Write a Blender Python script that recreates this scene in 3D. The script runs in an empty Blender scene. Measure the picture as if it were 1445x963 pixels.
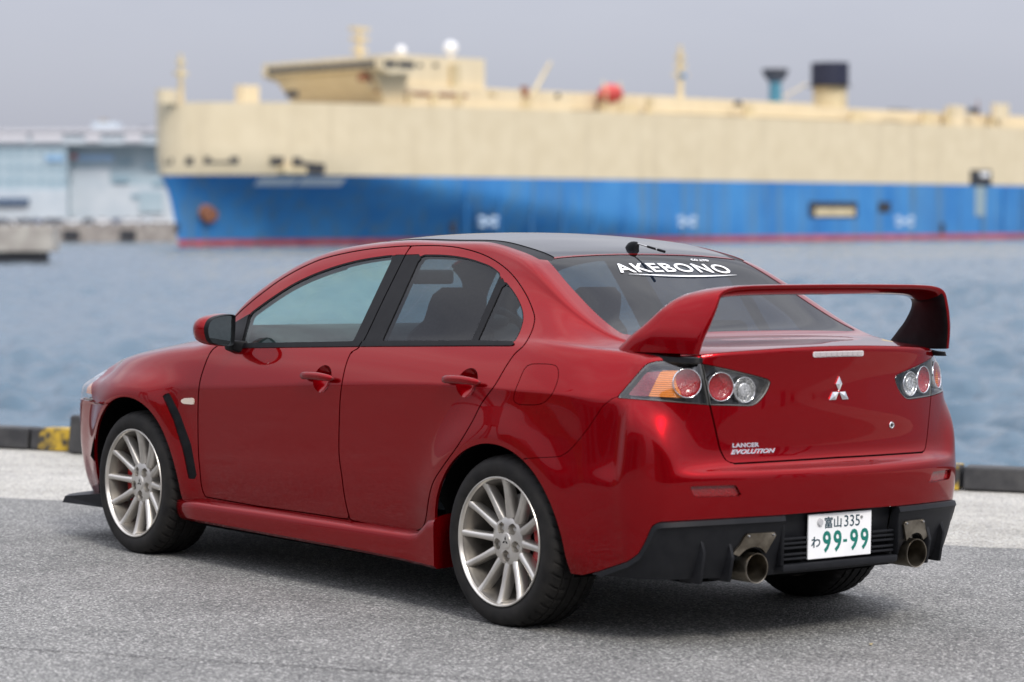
import bpy, bmesh, math, random
import numpy as np
from mathutils import Vector, Matrix
random.seed(7); np.random.seed(7)
sc = bpy.context.scene
C = sc.collection
R = math.radians

# ------------------------------------------------------------------ camera
CAM = np.array([-7.818, 7.137, 1.494]); YAW, PITCH, ROLL, FPX = -0.6782, -0.0422, 0.0143, 3782.0
PW, PH = 1445.0, 963.0                       # photograph size
_f = np.array([math.cos(PITCH)*math.cos(YAW), math.cos(PITCH)*math.sin(YAW), math.sin(PITCH)])
_r = np.cross(_f, [0, 0, 1]); _r /= np.linalg.norm(_r); _u = np.cross(_r, _f)
CR = _r*math.cos(ROLL) + _u*math.sin(ROLL); CU = -_r*math.sin(ROLL) + _u*math.cos(ROLL); CF = _f
cam_d = bpy.data.cameras.new('camera'); cam = bpy.data.objects.new('camera', cam_d); C.objects.link(cam)
M = Matrix(((CR[0], CU[0], -CF[0], CAM[0]), (CR[1], CU[1], -CF[1], CAM[1]), (CR[2], CU[2], -CF[2], CAM[2]), (0, 0, 0, 1)))
cam.matrix_world = M
cam_d.sensor_width = 36.0; cam_d.lens = FPX/PW*36.0
cam_d.clip_start = 0.1; cam_d.clip_end = 20000
cam_d.dof.use_dof = True; cam_d.dof.focus_distance = 10.9; cam_d.dof.aperture_fstop = 2.3
sc.camera = cam

# ------------------------------------------------------------------ sky, sun, exposure
SUN_DIR = Vector((-0.90, 0.28, 0.0)).normalized()      # horizontal direction towards the sun
SUN_EL = R(44)
w = bpy.data.worlds.new('World'); sc.world = w; w.use_nodes = True
nt = w.node_tree; bgn = nt.nodes['Background']
sky = nt.nodes.new('ShaderNodeTexSky'); sky.sky_type = 'NISHITA'; sky.sun_disc = False
sky.sun_elevation = SUN_EL; sky.sun_rotation = math.atan2(SUN_DIR.x, SUN_DIR.y)
sky.air_density = 1.0; sky.dust_density = 3.5; sky.ozone_density = 1.6; sky.altitude = 0
def wn(t): return nt.nodes.new(t)
tc = wn('ShaderNodeTexCoord'); mp = wn('ShaderNodeMapping'); mp.inputs['Scale'].default_value = (1.0, 1.0, 3.2)
cn = wn('ShaderNodeTexNoise'); cn.inputs['Scale'].default_value = 2.6; cn.inputs['Detail'].default_value = 7; cn.inputs['Roughness'].default_value = 0.58
cr = wn('ShaderNodeValToRGB'); cr.color_ramp.elements[0].position = 0.40; cr.color_ramp.elements[1].position = 0.66
cr.color_ramp.elements[0].color = (0, 0, 0, 1); cr.color_ramp.elements[1].color = (0.8, 0.8, 0.8, 1)
mx = wn('ShaderNodeMixRGB'); mx.blend_type = 'MIX'
gz = wn('ShaderNodeMixRGB'); gz.inputs['Fac'].default_value = 0.85   # thin high haze
nt.links.new(tc.outputs['Generated'], mp.inputs['Vector']); nt.links.new(mp.outputs['Vector'], cn.inputs['Vector'])
nt.links.new(cn.outputs['Fac'], cr.inputs['Fac'])
sx = wn('ShaderNodeSeparateXYZ'); nt.links.new(tc.outputs['Generated'], sx.inputs['Vector']); hz = wn('ShaderNodeMapRange'); hz.inputs['From Min'].default_value = .03; hz.inputs['From Max'].default_value = .32; nt.links.new(sx.outputs['Z'], hz.inputs['Value'])   # haze swallows the clouds low down
ml = wn('ShaderNodeMath'); ml.operation = 'MULTIPLY'; nt.links.new(cr.outputs['Color'], ml.inputs[0]); nt.links.new(hz.outputs['Result'], ml.inputs[1]); nt.links.new(ml.outputs[0], mx.inputs['Fac'])
nt.links.new(sky.outputs['Color'], gz.inputs['Color1']); nt.links.new(gz.outputs['Color'], mx.inputs['Color1'])
oc = wn('ShaderNodeMath'); oc.operation = 'MULTIPLY_ADD'; oc.inputs[1].default_value = 2.8; oc.inputs[2].default_value = 1.0; oz = wn('ShaderNodeMath'); oz.operation = 'MAXIMUM'; oz.inputs[1].default_value = 0.0   # overcast sky: about three times brighter overhead than at the horizon
nt.links.new(sx.outputs['Z'], oz.inputs[0]); nt.links.new(oz.outputs[0], oc.inputs[0])
for node, col in ((gz, (4.75, 4.9, 5.7)), (mx, (7.2, 7.3, 7.7))):
    vm = wn('ShaderNodeVectorMath'); vm.operation = 'SCALE'; vm.inputs[0].default_value = col; nt.links.new(oc.outputs[0], vm.inputs['Scale']); nt.links.new(vm.outputs['Vector'], node.inputs['Color2'])                                                      # broken cloud
nt.links.new(mx.outputs['Color'], bgn.inputs['Color']); bgn.inputs['Strength'].default_value = 0.085
sd = bpy.data.lights.new('sun', 'SUN'); sun = bpy.data.objects.new('sun', sd); C.objects.link(sun)
sd.energy = 1.9; sd.angle = R(14); sd.color = (1.0, 0.95, 0.88)
dirv = Vector((SUN_DIR.x*math.cos(SUN_EL), SUN_DIR.y*math.cos(SUN_EL), math.sin(SUN_EL)))
sun.rotation_euler = dirv.to_track_quat('Z', 'Y').to_euler(); sun.location = (0, 0, 30)
sc.view_settings.view_transform = 'Standard'; sc.view_settings.look = 'None'; sc.view_settings.exposure = 0.25; sc.view_settings.gamma = 1.0
sc.cycles.use_denoising = True; sc.cycles.max_bounces = 10; sc.cycles.transparent_max_bounces = 16

def proj(P):
    P = np.asarray(P, float).reshape(-1, 3); d = P - CAM; z = d@CF
    return np.stack([PW/2 + FPX*(d@CR)/z, PH/2 - FPX*(d@CU)/z], 1)
def hit(px, py, axis, val):
    d = CF + CR*(px-PW/2)/FPX - CU*(py-PH/2)/FPX; t = (val-CAM[axis])/d[axis]; return CAM + t*d

# ------------------------------------------------------------------ materials
def mat(name, col, rough=0.5, metal=0.0, coat=0.0, spec=0.5, **k):
    m = bpy.data.materials.new(name); m.use_nodes = True; b = m.node_tree.nodes['Principled BSDF']
    b.inputs['Base Color'].default_value = (*col, 1); b.inputs['Roughness'].default_value = rough; b.inputs['Metallic'].default_value = metal
    b.inputs['Coat Weight'].default_value = coat; b.inputs['Coat Roughness'].default_value = 0.02; b.inputs['Specular IOR Level'].default_value = spec
    for kk, v in k.items(): b.inputs[kk.replace('_', ' ')].default_value = v
    return m
def noise_col(m, c1, c2, scale, detail=4, lo=.35, hi=.65, bump=0.0, dist=.002, rough=None, coord='Object', bscale=None):
    n = m.node_tree.nodes; l = m.node_tree.links; b = n['Principled BSDF']
    t = n.new('ShaderNodeTexCoord'); x = n.new('ShaderNodeTexNoise'); x.inputs['Scale'].default_value = scale; x.inputs['Detail'].default_value = detail
    r = n.new('ShaderNodeValToRGB'); r.color_ramp.elements[0].position = lo; r.color_ramp.elements[1].position = hi
    r.color_ramp.elements[0].color = (*c1, 1); r.color_ramp.elements[1].color = (*c2, 1)
    l.new(t.outputs[coord], x.inputs['Vector']); l.new(x.outputs['Fac'], r.inputs['Fac']); l.new(r.outputs['Color'], b.inputs['Base Color'])
    if bump:
        y = x
        if bscale:
            y = n.new('ShaderNodeTexNoise'); y.inputs['Scale'].default_value = bscale; y.inputs['Detail'].default_value = 3; l.new(t.outputs[coord], y.inputs['Vector'])
        bp = n.new('ShaderNodeBump'); bp.inputs['Strength'].default_value = bump; bp.inputs['Distance'].default_value = dist
        l.new(y.outputs['Fac'], bp.inputs['Height']); l.new(bp.outputs['Normal'], b.inputs['Normal'])
    if rough:
        rr = n.new('ShaderNodeMapRange'); rr.inputs['To Min'].default_value = rough[0]; rr.inputs['To Max'].default_value = rough[1]
        l.new(x.outputs['Fac'], rr.inputs['Value']); l.new(rr.outputs['Result'], b.inputs['Roughness'])
    return m
# ------------------------------------------------------------------ mesh helpers
def tag(o, label=None, cat=None, group=None, kind=None):
    if label: o['label'] = label
    if cat: o['category'] = cat
    if group: o['group'] = group
    if kind: o['kind'] = kind
    return o
def empty(name, loc=(0, 0, 0), parent=None):
    o = bpy.data.objects.new(name, None); C.objects.link(o); o.location = loc; o.parent = parent; o.empty_display_size = .2; return o
def mesh_obj(name, V, F, m, parent=None, smooth=False, normals=None):
    me = bpy.data.meshes.new(name); me.from_pydata([tuple(v) for v in np.asarray(V, float)], [], [tuple(int(i) for i in f) for f in F])
    mats = m if isinstance(m, (list, tuple)) else [m]
    for q in mats: me.materials.append(q)
    if smooth or normals is not None: me.polygons.foreach_set('use_smooth', [True]*len(me.polygons))
    me.update()
    if normals is not None: me.normals_split_custom_set_from_vertices([tuple(n) for n in normals])
    o = bpy.data.objects.new(name, me); C.objects.link(o); o.parent = parent; return o
def bm_obj(name, bm, m, parent=None, smooth=None):
    me = bpy.data.meshes.new(name); bmesh.ops.recalc_face_normals(bm, faces=bm.faces); bm.to_mesh(me); bm.free()
    me.materials.append(m)
    if smooth is not None:
        me.polygons.foreach_set('use_smooth', [True]*len(me.polygons))
        if smooth < 180: me.set_sharp_from_angle(angle=R(smooth))
    o = bpy.data.objects.new(name, me); C.objects.link(o); o.parent = parent; return o
class MB:
    """collects boxes, prisms, tubes and lathes into one mesh"""
    def __init__(s): s.V = []; s.F = []
    def add(s, V, F):
        k = len(s.V); s.V += [tuple(map(float, v)) for v in V]; s.F += [tuple(i+k for i in f) for f in F]; return s
    def box(s, x0, x1, y0, y1, z0, z1):
        return s.add([(x0,y0,z0),(x1,y0,z0),(x1,y1,z0),(x0,y1,z0),(x0,y0,z1),(x1,y0,z1),(x1,y1,z1),(x0,y1,z1)],
                     [(0,3,2,1),(4,5,6,7),(0,1,5,4),(1,2,6,5),(2,3,7,6),(3,0,4,7)])
    def prism(s, A, B):
        n = len(A); F = [tuple(range(n-1, -1, -1)), tuple(range(n, 2*n))] + [(i, (i+1) % n, n+(i+1) % n, n+i) for i in range(n)]
        return s.add(list(A)+list(B), F)
    def tube(s, pts, r, n=10, caps=True):
        pts = [np.array(p, float) for p in pts]; m = len(pts); rr = r if hasattr(r, '__len__') else [r]*m
        ring = []; V = []; F = []; up = None
        for i, p in enumerate(pts):
            t = pts[min(i+1, m-1)] - pts[max(i-1, 0)]; t /= np.linalg.norm(t)
            if up is None: up = np.array([0, 0, 1.]) if abs(t[2]) < .9 else np.array([1., 0, 0])
            a = np.cross(t, up); a /= np.linalg.norm(a); b = np.cross(a, t); up = b
            for k in range(n):
                q = 2*math.pi*k/n; V.append(p + rr[i]*(a*math.cos(q) + b*math.sin(q)))
        for i in range(m-1):
            for k in range(n): F.append((i*n+k, i*n+(k+1) % n, (i+1)*n+(k+1) % n, (i+1)*n+k))
        if caps: F += [tuple(range(n-1, -1, -1)), tuple(range((m-1)*n, m*n))]
        return s.add(V, F)
    def lathe(s, prof, n=48, axis='y', c=(0, 0, 0), closed=False):
        """prof: (radius, along axis)"""
        m = len(prof); V = []; F = []
        for (r, h) in prof:
            for k in range(n):
                q = 2*math.pi*k/n; a, b = r*math.cos(q), r*math.sin(q)
                V.append({'y': (c[0]+a, c[1]+h, c[2]+b), 'x': (c[0]+h, c[1]+a, c[2]+b), 'z': (c[0]+a, c[1]+b, c[2]+h)}[axis])
        for i in range(m if closed else m-1):
            j = (i+1) % m
            for k in range(n): F.append((i*n+k, j*n+k, j*n+(k+1) % n, i*n+(k+1) % n))
        return s.add(V, F)
    def build(s, name, m, parent=None, smooth=None, bevel=0, seg=2):
        bm = bmesh.new(); vs = [bm.verts.new(v) for v in s.V]
        for f in s.F:
            try: bm.faces.new([vs[i] for i in f])
            except ValueError: pass
        bmesh.ops.remove_doubles(bm, verts=bm.verts, dist=1e-5)
        if bevel:
            bmesh.ops.recalc_face_normals(bm, faces=bm.faces)
            bmesh.ops.bevel(bm, geom=[e for e in bm.edges if len(e.link_faces) == 2 and e.calc_face_angle(0) > .5], offset=bevel, segments=seg, profile=.5, affect='EDGES', clamp_overlap=True)
        return bm_obj(name, bm, m, parent, smooth)
def catmull(P, n=8, closed=False):
    P = np.asarray(P, float); m = len(P); out = []
    rng = range(m if closed else m-1)
    for i in rng:
        if closed: p0, p1, p2, p3 = P[(i-1) % m], P[i], P[(i+1) % m], P[(i+2) % m]
        else: p0, p1, p2, p3 = P[max(i-1, 0)], P[i], P[i+1], P[min(i+2, m-1)]
        for k in range(n):
            t = k/n
            out.append(.5*((2*p1) + (p2-p0)*t + (2*p0-5*p1+4*p2-p3)*t*t + (3*p1-p0-3*p2+p3)*t**3))
    if not closed: out.append(P[-1])
    return np.array(out)
def roundpoly(P, r, n=5):
    """polygon with rounded corners; r one value or one per corner"""
    P = [np.array(p, float) for p in P]; m = len(P); out = []
    for i in range(m):
        a, b, c = P[i-1], P[i], P[(i+1) % m]; ri = r[i] if hasattr(r, '__len__') else r
        u = a-b; v = c-b; lu, lv = np.linalg.norm(u), np.linalg.norm(v); d = min(ri, lu*.48, lv*.48)
        p, q = b+u/lu*d, b+v/lv*d
        if d < 1e-6: out.append(b); continue
        for k in range(n+1):
            t = k/n; out.append((1-t)**2*p + 2*t*(1-t)*b + t*t*q)
    return np.array(out)
def sdf_poly(P, poly):
    """signed distance (negative inside) of points to a closed 2D polygon"""
    P = np.asarray(P, float); A = np.asarray(poly, float); B = np.roll(A, -1, 0)
    d = np.full(len(P), 1e18); ins = np.zeros(len(P), bool)
    for a, b in zip(A, B):
        e = b-a; L = e@e
        if L < 1e-18: continue
        w_ = P-a; t = np.clip(w_@e/L, 0, 1); q = w_ - t[:, None]*e; d = np.minimum(d, (q*q).sum(1))
        c1 = (a[1] <= P[:, 1]) != (b[1] <= P[:, 1])
        if abs(e[1]) > 1e-15: ins ^= c1 & (P[:, 0] < a[0] + (P[:, 1]-a[1])/e[1]*e[0])
    return np.where(ins, -1, 1)*np.sqrt(d)

# ------------------------------------------------------------------ body surface: a lattice of measured points, subdivided
XS = np.array([3.10, 3.00, 2.85, 2.65, 2.45, 2.27, 2.12, 1.98, 1.76, 1.52, 1.28, 1.05, .80, .55, .36, .20, .04, -.12, -.28, -.40, -.50, -.60, -.66])
def I(x, ks): k = sorted(ks); return np.interp(x, [a[0] for a in k], [a[1] for a in k])
def S(x, ks):
    """smooth (monotone cubic) interpolation of keys"""
    k = sorted(ks); X = np.array([a[0] for a in k]); Y = np.array([a[1] for a in k]); h = np.diff(X); d = np.diff(Y)/h
    m = np.zeros(len(X)); m[0], m[-1] = d[0], d[-1]
    for i in range(1, len(X)-1):
        if d[i-1]*d[i] > 0:
            w1, w2 = 2*h[i]+h[i-1], h[i]+2*h[i-1]; m[i] = (w1+w2)/(w1/d[i-1]+w2/d[i])
    x = min(max(x, X[0]), X[-1]); i = min(max(np.searchsorted(X, x)-1, 0), len(X)-2); t = (x-X[i])/h[i]
    return (2*t**3-3*t*t+1)*Y[i] + (t**3-2*t*t+t)*h[i]*m[i] + (-2*t**3+3*t*t)*Y[i+1] + (t**3-t*t)*h[i]*m[i+1]
YMAX = [(3.10,.835),(3.0,.855),(2.85,.874),(2.65,.880),(2.4,.878),(2.1,.876),(1.5,.878),(.8,.879),(.4,.880),(.1,.882),(-.12,.880),(-.3,.868),(-.45,.846),(-.55,.822),(-.66,.788)]
YLOW = [(.1,.882),(-.12,.882),(-.3,.878),(-.4,.873),(-.5,.867),(-.6,.852),(-.66,.836)]
ZCR = [(3.1,.72),(2.65,.755),(2.1,.782),(1.08,.852),(.12,.893),(-.2,.893),(-.66,.885)]
ZB = [(3.1,.80),(3.0,.83),(2.85,.862),(2.65,.893),(2.45,.918),(2.27,.935),(2.12,.953),(1.98,.965),(1.76,.980),(1.1,1.015),(.32,1.045),(.08,1.055),(-.12,1.055),(-.28,1.050),(-.45,1.043),(-.66,1.024)]
YB = [(3.1,.73),(3.0,.765),(2.85,.795),(2.65,.81),(2.45,.818),(2.27,.823),(2.12,.822),(1.98,.820),(1.5,.818),(.8,.812),(.4,.806),(.1,.800),(-.12,.800),(-.28,.79),(-.45,.768),(-.55,.748),(-.66,.735)]
# rows 9..14 above the belt: (x, [(y,z) x6])
UP = [(3.10, [(.66,.832),(.56,.838),(.45,.840),(.33,.844),(.17,.848),(0,.850)]),
      (3.00, [(.69,.858),(.58,.868),(.46,.872),(.34,.876),(.17,.882),(0,.885)]),
      (2.85, [(.72,.890),(.61,.904),(.48,.910),(.35,.916),(.17,.923),(0,.926)]),
      (2.65, [(.74,.920),(.63,.942),(.50,.952),(.36,.960),(.18,.968),(0,.972)]),
      (2.45, [(.755,.946),(.65,.970),(.52,.982),(.37,.992),(.18,1.000),(0,1.004)]),
      (2.27, [(.765,.962),(.675,.984),(.56,1.000),(.40,1.011),(.20,1.020),(0,1.024)]),
      (2.12, [(.782,.992),(.732,1.035),(.665,1.062),(.47,1.072),(.24,1.079),(0,1.082)]),
      (1.98, [(.794,1.018),(.740,1.092),(.682,1.174),(.49,1.194),(.25,1.201),(0,1.204)]),
      (1.76, [(.792,1.034),(.726,1.142),(.640,1.288),(.505,1.322),(.265,1.332),(0,1.336)]),
      (1.52, [(.788,1.045),(.712,1.174),(.604,1.348),(.51,1.394),(.275,1.410),(0,1.415)]),
      (1.28, [(.784,1.058),(.703,1.192),(.588,1.374),(.51,1.423),(.28,1.448),(0,1.455)]),
      (1.05, [(.781,1.070),(.696,1.205),(.575,1.387),(.505,1.438),(.28,1.464),(0,1.471)]),
      (.80,  [(.778,1.078),(.692,1.213),(.571,1.386),(.505,1.436),(.28,1.466),(0,1.475)]),
      (.55, [(.775,1.085),(.690,1.216),(.577,1.380),(.512,1.437),(.28,1.458),(0,1.463)]),
      (.36, [(.772,1.090),(.692,1.210),(.597,1.354),(.530,1.411),(.28,1.430),(0,1.434)]),
      (.20, [(.768,1.094),(.698,1.200),(.621,1.318),(.552,1.373),(.28,1.393),(0,1.397)]),
      (.04, [(.766,1.092),(.708,1.172),(.645,1.256),(.582,1.300),(.29,1.317),(0,1.322)]),
      (-.12, [(.765,1.084),(.716,1.138),(.664,1.188),(.604,1.216),(.30,1.239),(0,1.245)]),
      (-.28, [(.757,1.070),(.712,1.096),(.666,1.122),(.612,1.142),(.31,1.160),(0,1.165)]),
      (-.40, [(.742,1.060),(.698,1.072),(.655,1.084),(.602,1.094),(.31,1.100),(0,1.102)]),
      (-.50, [(.722,1.054),(.672,1.063),(.62,1.071),(.54,1.079),(.28,1.087),(0,1.089)]),
      (-.60, [(.698,1.046),(.646,1.057),(.58,1.065),(.46,1.073),(.24,1.080),(0,1.082)]),
      (-.66, [(.672,1.034),(.622,1.044),(.54,1.054),(.40,1.063),(.20,1.071),(0,1.074)])]
# x of the rear and the front edge (rows 8..14) and the x shift of the cowl towards the centreline
REAR_X = [-.660, -.726, -.775, -.822, -.855, -.874, -.881]
FRONT_X = [3.10, 3.19, 3.27, 3.33, 3.38, 3.41, 3.42]
COWL = {2.45: .02, 2.27: .09, 2.12: .11, 1.98: .10, 1.76: .085, 1.52: .065, 1.28: .04, 1.05: .015}
NR = 15
def lattice():
    nx = len(XS); P = np.zeros((nx, NR, 3))
    for i, x in enumerate(XS):
        ym, zc, zb, yb = S(x, YMAX), S(x, ZCR), S(x, ZB), S(x, YB)
        z = [.20, .30, .45, .57, .66, zc-.075, zc, .5*(zc+zb)+.005, zb]
        yl = max(ym, S(x, YLOW)) if x < 0 else ym
        y = [yl-.075, yl-.040, yl-.013, yl-.004, .6*yl+.4*ym, .25*yl+.75*ym+.0015, ym+.0005, .50*(ym+yb)+.004, yb]
        up = UP[i][1]
        for r in range(9): P[i, r] = (x, y[r], z[r])
        sh = COWL.get(round(float(x), 2), 0)
        wr = [0, .12, .35, .65, .92, 1.0]
        for k, (yy, zz) in enumerate(up): P[i, 9+k] = (x + sh*wr[k], yy, zz)
    for r in range(8, NR):       # bend the last stations of the tail and of the nose to the plan curve of the edge
        for i, wgt in ((nx-1, 1.0), (nx-2, .78), (nx-3, .45), (nx-4, .16)): P[i, r, 0] += (REAR_X[r-8] + .66)*wgt
        for i, wgt in ((0, 1.0), (1, .72), (2, .40), (3, .14)): P[i, r, 0] += (FRONT_X[r-8] - 3.10)*wgt
    return P
def build_cage():
    P = lattice(); nx = len(XS)
    V = []; idx = {}
    def vid(key, p):
        if key not in idx: idx[key] = len(V); V.append(np.array(p, float))
        return idx[key]
    for i in range(nx):
        for r in range(NR): vid(('s', i, r), P[i, r])
    F = [(idx['s', i, r], idx['s', i+1, r], idx['s', i+1, r+1], idx['s', i, r+1]) for i in range(nx-1) for r in range(NR-1)]
    # rear face: rows 0..8, columns k=0 (corner) .. 6 (centre)
    RZ_ = [(.24,), (.33,), (.465,), (.575,), (.632,), (.672,), (.80,), (.945,)]
    RXc = [-.880, -.905, -.928, -.938, -.930, -.886, -.882, -.879]
    RYs = [.765, .80, .830, .840, .838, .822, .788, .765]         # y of the corner column
    ky = [1.0, .935, .83, .68, .50, .25, 0]
    kx = [0, .37, .595, .765, .885, .97, 1.0]
    for r in range(8):
        c0 = P[nx-1, r].copy()
        cy = RYs[r]; cx = -.66
        cz = c0[2]
        c0 = np.array([cx, cy if r < 5 else cy, cz]); V[idx['s', nx-1, r]] = c0
        for k in range(1, 7):
            e = kx[k]
            wz = min(1.0, k/2.2); wz = wz*wz*(3-2*wz)
            xx = cx + (RXc[r]-cx)*e
            if r in (5,): # the ledge fades out towards the corner
                xx -= .030*(1-min(1, k/3.2))**1.2
            z = cz + (RZ_[r][0]-cz)*wz
            vid(('r', k, r), (xx, cy*ky[k], z))
    def rv(k, r):
        if k == 0: return idx['s', nx-1, r]
        if r == 8: return idx['s', nx-1, 8+k]
        return idx['r', k, r]
    F += [(rv(k, r), rv(k+1, r), rv(k+1, r+1), rv(k, r+1)) for k in range(6) for r in range(8)]
    # front face
    FZ = [.19, .27, .40, .50, .57, .62, .68, .74]
    FX = [3.49, 3.55, 3.565, 3.565, 3.56, 3.55, 3.52, 3.47]
    fy = [1.0, .955, .86, .70, .5, .25, 0]; fx = [0, .40, .66, .82, .92, .98, 1.0]
    for r in range(8):
        c0 = V[idx['s', 0, r]].copy()
        for k in range(1, 7):
            wz = min(1.0, k/4)
            vid(('f', k, r), (c0[0] + (FX[r]-c0[0])*fx[k], c0[1]*fy[k], c0[2] + (FZ[r]-c0[2])*wz))
    def fv(k, r):
        if k == 0: return idx['s', 0, r]
        if r == 8: return idx['s', 0, 8+k]
        return idx['f', k, r]
    F += [(fv(k+1, r), fv(k, r), fv(k, r+1), fv(k+1, r+1)) for k in range(6) for r in range(8)]
    cre = {}
    for k in range(6): cre[tuple(sorted((rv(k, 8), rv(k+1, 8))))] = .55 if k > 0 else .2
    for i in range(nx-1):
        x = XS[i]
        cre[tuple(sorted((idx['s', i, 6], idx['s', i+1, 6])))] = float(I(x, [(-.7,.25),(-.3,.55),(2.1,.62),(2.4,.35),(3.1,0)]))
    for i in range(nx-1):      # trunk-top side and shoulder
        if XS[i] < -.1: cre[tuple(sorted((idx['s', i, 8], idx['s', i+1, 8])))] = .15
    return np.array(V), F, cre
def flare(V):
    """wheel-arch flares, applied to the dense surface"""
    V = V.copy(); side = (V[:, 1] > .55)
    for cx, cz, rr, h, sp in ((ARCH_R[0], ARCH_R[1], ARCH_R[2], .026, .12), (ARCH_F[0], ARCH_F[1], ARCH_F[2], .030, .11)):
        d = np.hypot(V[:, 0]-cx, np.maximum(V[:, 2]-cz, (V[:, 2]-cz)*.35)) - rr
        g = np.where(d > 0, np.exp(-(d/sp)**2), 1.0)
        up = np.clip((.95-V[:, 2])/.15, 0, 1)
        low = np.clip((V[:, 2]-.05)/.25, 0.35, 1)
        V[:, 1] += np.where(side, h*g*up*low*np.clip((V[:, 1]-.55)/.2, 0, 1), 0)
    return V
ARCH_R = (.028, .300, .385); ARCH_F = (2.672, .315, .392)
def body_surface(level=3):
    V, F, cre = build_cage(); tgt = V.copy()
    me = bpy.data.meshes.new('cage'); me.from_pydata([tuple(v) for v in V], [], F); me.update()
    # mirror so the seam is smooth
    ob = bpy.data.objects.new('cage', me); C.objects.link(ob)
    at = me.attributes.new('crease_edge', 'FLOAT', 'EDGE')
    vals = np.zeros(len(me.edges), np.float32)
    for e in me.edges:
        k = tuple(sorted(e.vertices))
        if k in cre: vals[e.index] = cre[k]
    at.data.foreach_set('value', vals)
    mi = ob.modifiers.new('m', 'MIRROR'); mi.use_axis = (False, True, False); mi.merge_threshold = 1e-4
    ss = ob.modifiers.new('s', 'SUBSURF'); ss.use_limit_surface = True; ss.use_creases = True; ss.boundary_smooth = 'PRESERVE_CORNERS'
    ss.levels = 1; ss.quality = 4
    n = len(V); cur = V.copy()
    on_seam = np.abs(tgt[:, 1]) < 1e-6
    for it in range(6):
        me.vertices.foreach_set('co', cur.astype(np.float32).ravel()); me.update()
        dg = bpy.context.evaluated_depsgraph_get(); ev = ob.evaluated_get(dg).to_mesh()
        co = np.zeros(len(ev.vertices)*3, np.float32); ev.vertices.foreach_get('co', co); co = co.reshape(-1, 3)[:n]
        err = tgt-co; err[on_seam, 1] = 0
        cur = cur + .85*err
        ob.evaluated_get(dg).to_mesh_clear()
    me.vertices.foreach_set('co', cur.astype(np.float32).ravel()); me.update()
    ss.levels = level
    dg = bpy.context.evaluated_depsgraph_get(); ev = ob.evaluated_get(dg).to_mesh()
    co = np.zeros(len(ev.vertices)*3, np.float32); ev.vertices.foreach_get('co', co); co = co.reshape(-1, 3).astype(float)
    fs = np.zeros(len(ev.polygons)*4, np.int32); ev.polygons.foreach_get('vertices', fs); fs = fs.reshape(-1, 4)
    bpy.data.objects.remove(ob); bpy.data.meshes.remove(me)
    half = (co[fs][:, :, 1].mean(1) > 0); fs = fs[half]
    used = np.unique(fs); mp_ = -np.ones(len(co), int); mp_[used] = np.arange(len(used)); co = co[used]; fs = mp_[fs]
    co[np.abs(co[:, 1]) < 2e-4, 1] = 0
    co = flare(co)
    return co, fs
def vnormals(V, Q):
    n = np.zeros_like(V)
    a = V[Q[:, 2]]-V[Q[:, 0]]; b = V[Q[:, 3]]-V[Q[:, 1]]; fn = np.cross(a, b)
    for k in range(4): np.add.at(n, Q[:, k], fn)
    seam = V[:, 1] == 0; n[seam, 1] = 0
    return n/np.maximum(np.linalg.norm(n, axis=1, keepdims=True), 1e-12)
# ------------------------------------------------------------------ car materials
def paint(name, col):
    m = mat(name, col, .26, .75, 1.0, .05); n = m.node_tree.nodes; l = m.node_tree.links; b = n['Principled BSDF']
    t = n.new('ShaderNodeTexCoord'); f = n.new('ShaderNodeTexVoronoi'); f.inputs['Scale'].default_value = 900
    bp = n.new('ShaderNodeBump'); bp.inputs['Strength'].default_value = .05; bp.inputs['Distance'].default_value = .0005
    l.new(t.outputs['Object'], f.inputs['Vector']); l.new(f.outputs['Distance'], bp.inputs['Height']); l.new(bp.outputs['Normal'], b.inputs['Normal'])
    o = n.new('ShaderNodeTexNoise'); o.inputs['Scale'].default_value = 3.0; o.inputs['Detail'].default_value = 3    # faint orange peel in the clear coat
    ob = n.new('ShaderNodeBump'); ob.inputs['Strength'].default_value = .03; ob.inputs['Distance'].default_value = .01
    l.new(t.outputs['Object'], o.inputs['Vector']); l.new(o.outputs['Fac'], ob.inputs['Height']); l.new(ob.outputs['Normal'], b.inputs['Coat Normal'])
    return m
M_RED = paint('red_paint', (.275, .0004, .0040)); M_RED.node_tree.nodes['Principled BSDF'].inputs['Coat IOR'].default_value = 1.32; M_RED.node_tree.nodes['Principled BSDF'].inputs['Specular Tint'].default_value = (.45, .002, .01, 1)
M_BLKGLOSS = mat('black_roof', (.008, .008, .010), .10, 0, .0, .35)
M_TRIM = noise_col(mat('black_trim', (.008, .008, .009), .5, spec=.10), (.0055, .0055, .0065), (.009, .009, .010), 30, rough=(.38, .48))
M_PLAS = noise_col(mat('grey_plastic', (.03, .03, .034), .5, spec=.2), (.0085, .009, .011), (.012, .0125, .0145), 22, bump=.10, dist=.0005, rough=(.44, .52), bscale=700)
M_RUB = noise_col(mat('tyre_rubber', (.012, .011, .011), .75, spec=.25), (.0075, .007, .0068), (.018, .0165, .015), 14, rough=(.62, .85))
M_DARK = mat('dark_void', (.005, .005, .005), .95, spec=0.0)
M_INT = noise_col(mat('interior', (.02, .02, .022), .8), (.014, .014, .016), (.03, .03, .033), 25)
M_SEAT = noise_col(mat('seat_fabric', (.03, .03, .035), .9), (.02, .02, .024), (.045, .043, .048), 60, bump=.3, bscale=500)
M_RIM = noise_col(mat('rim_silver', (.60, .57, .52), .30, .85), (.55, .52, .475), (.68, .65, .60), 9, rough=(.28, .42))
M_STEEL = noise_col(mat('brushed_steel', (.5, .5, .5), .3, 1.0), (.36, .35, .34), (.58, .57, .55), 20, rough=(.22, .42))
M_BURNT = noise_col(mat('burnt_steel', (.3, .27, .22), .35, 1.0), (.12, .10, .075), (.36, .32, .26), 13, rough=(.25, .5))
M_CHROME = mat('chrome', (.85, .85, .86), .06, 1.0)
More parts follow.
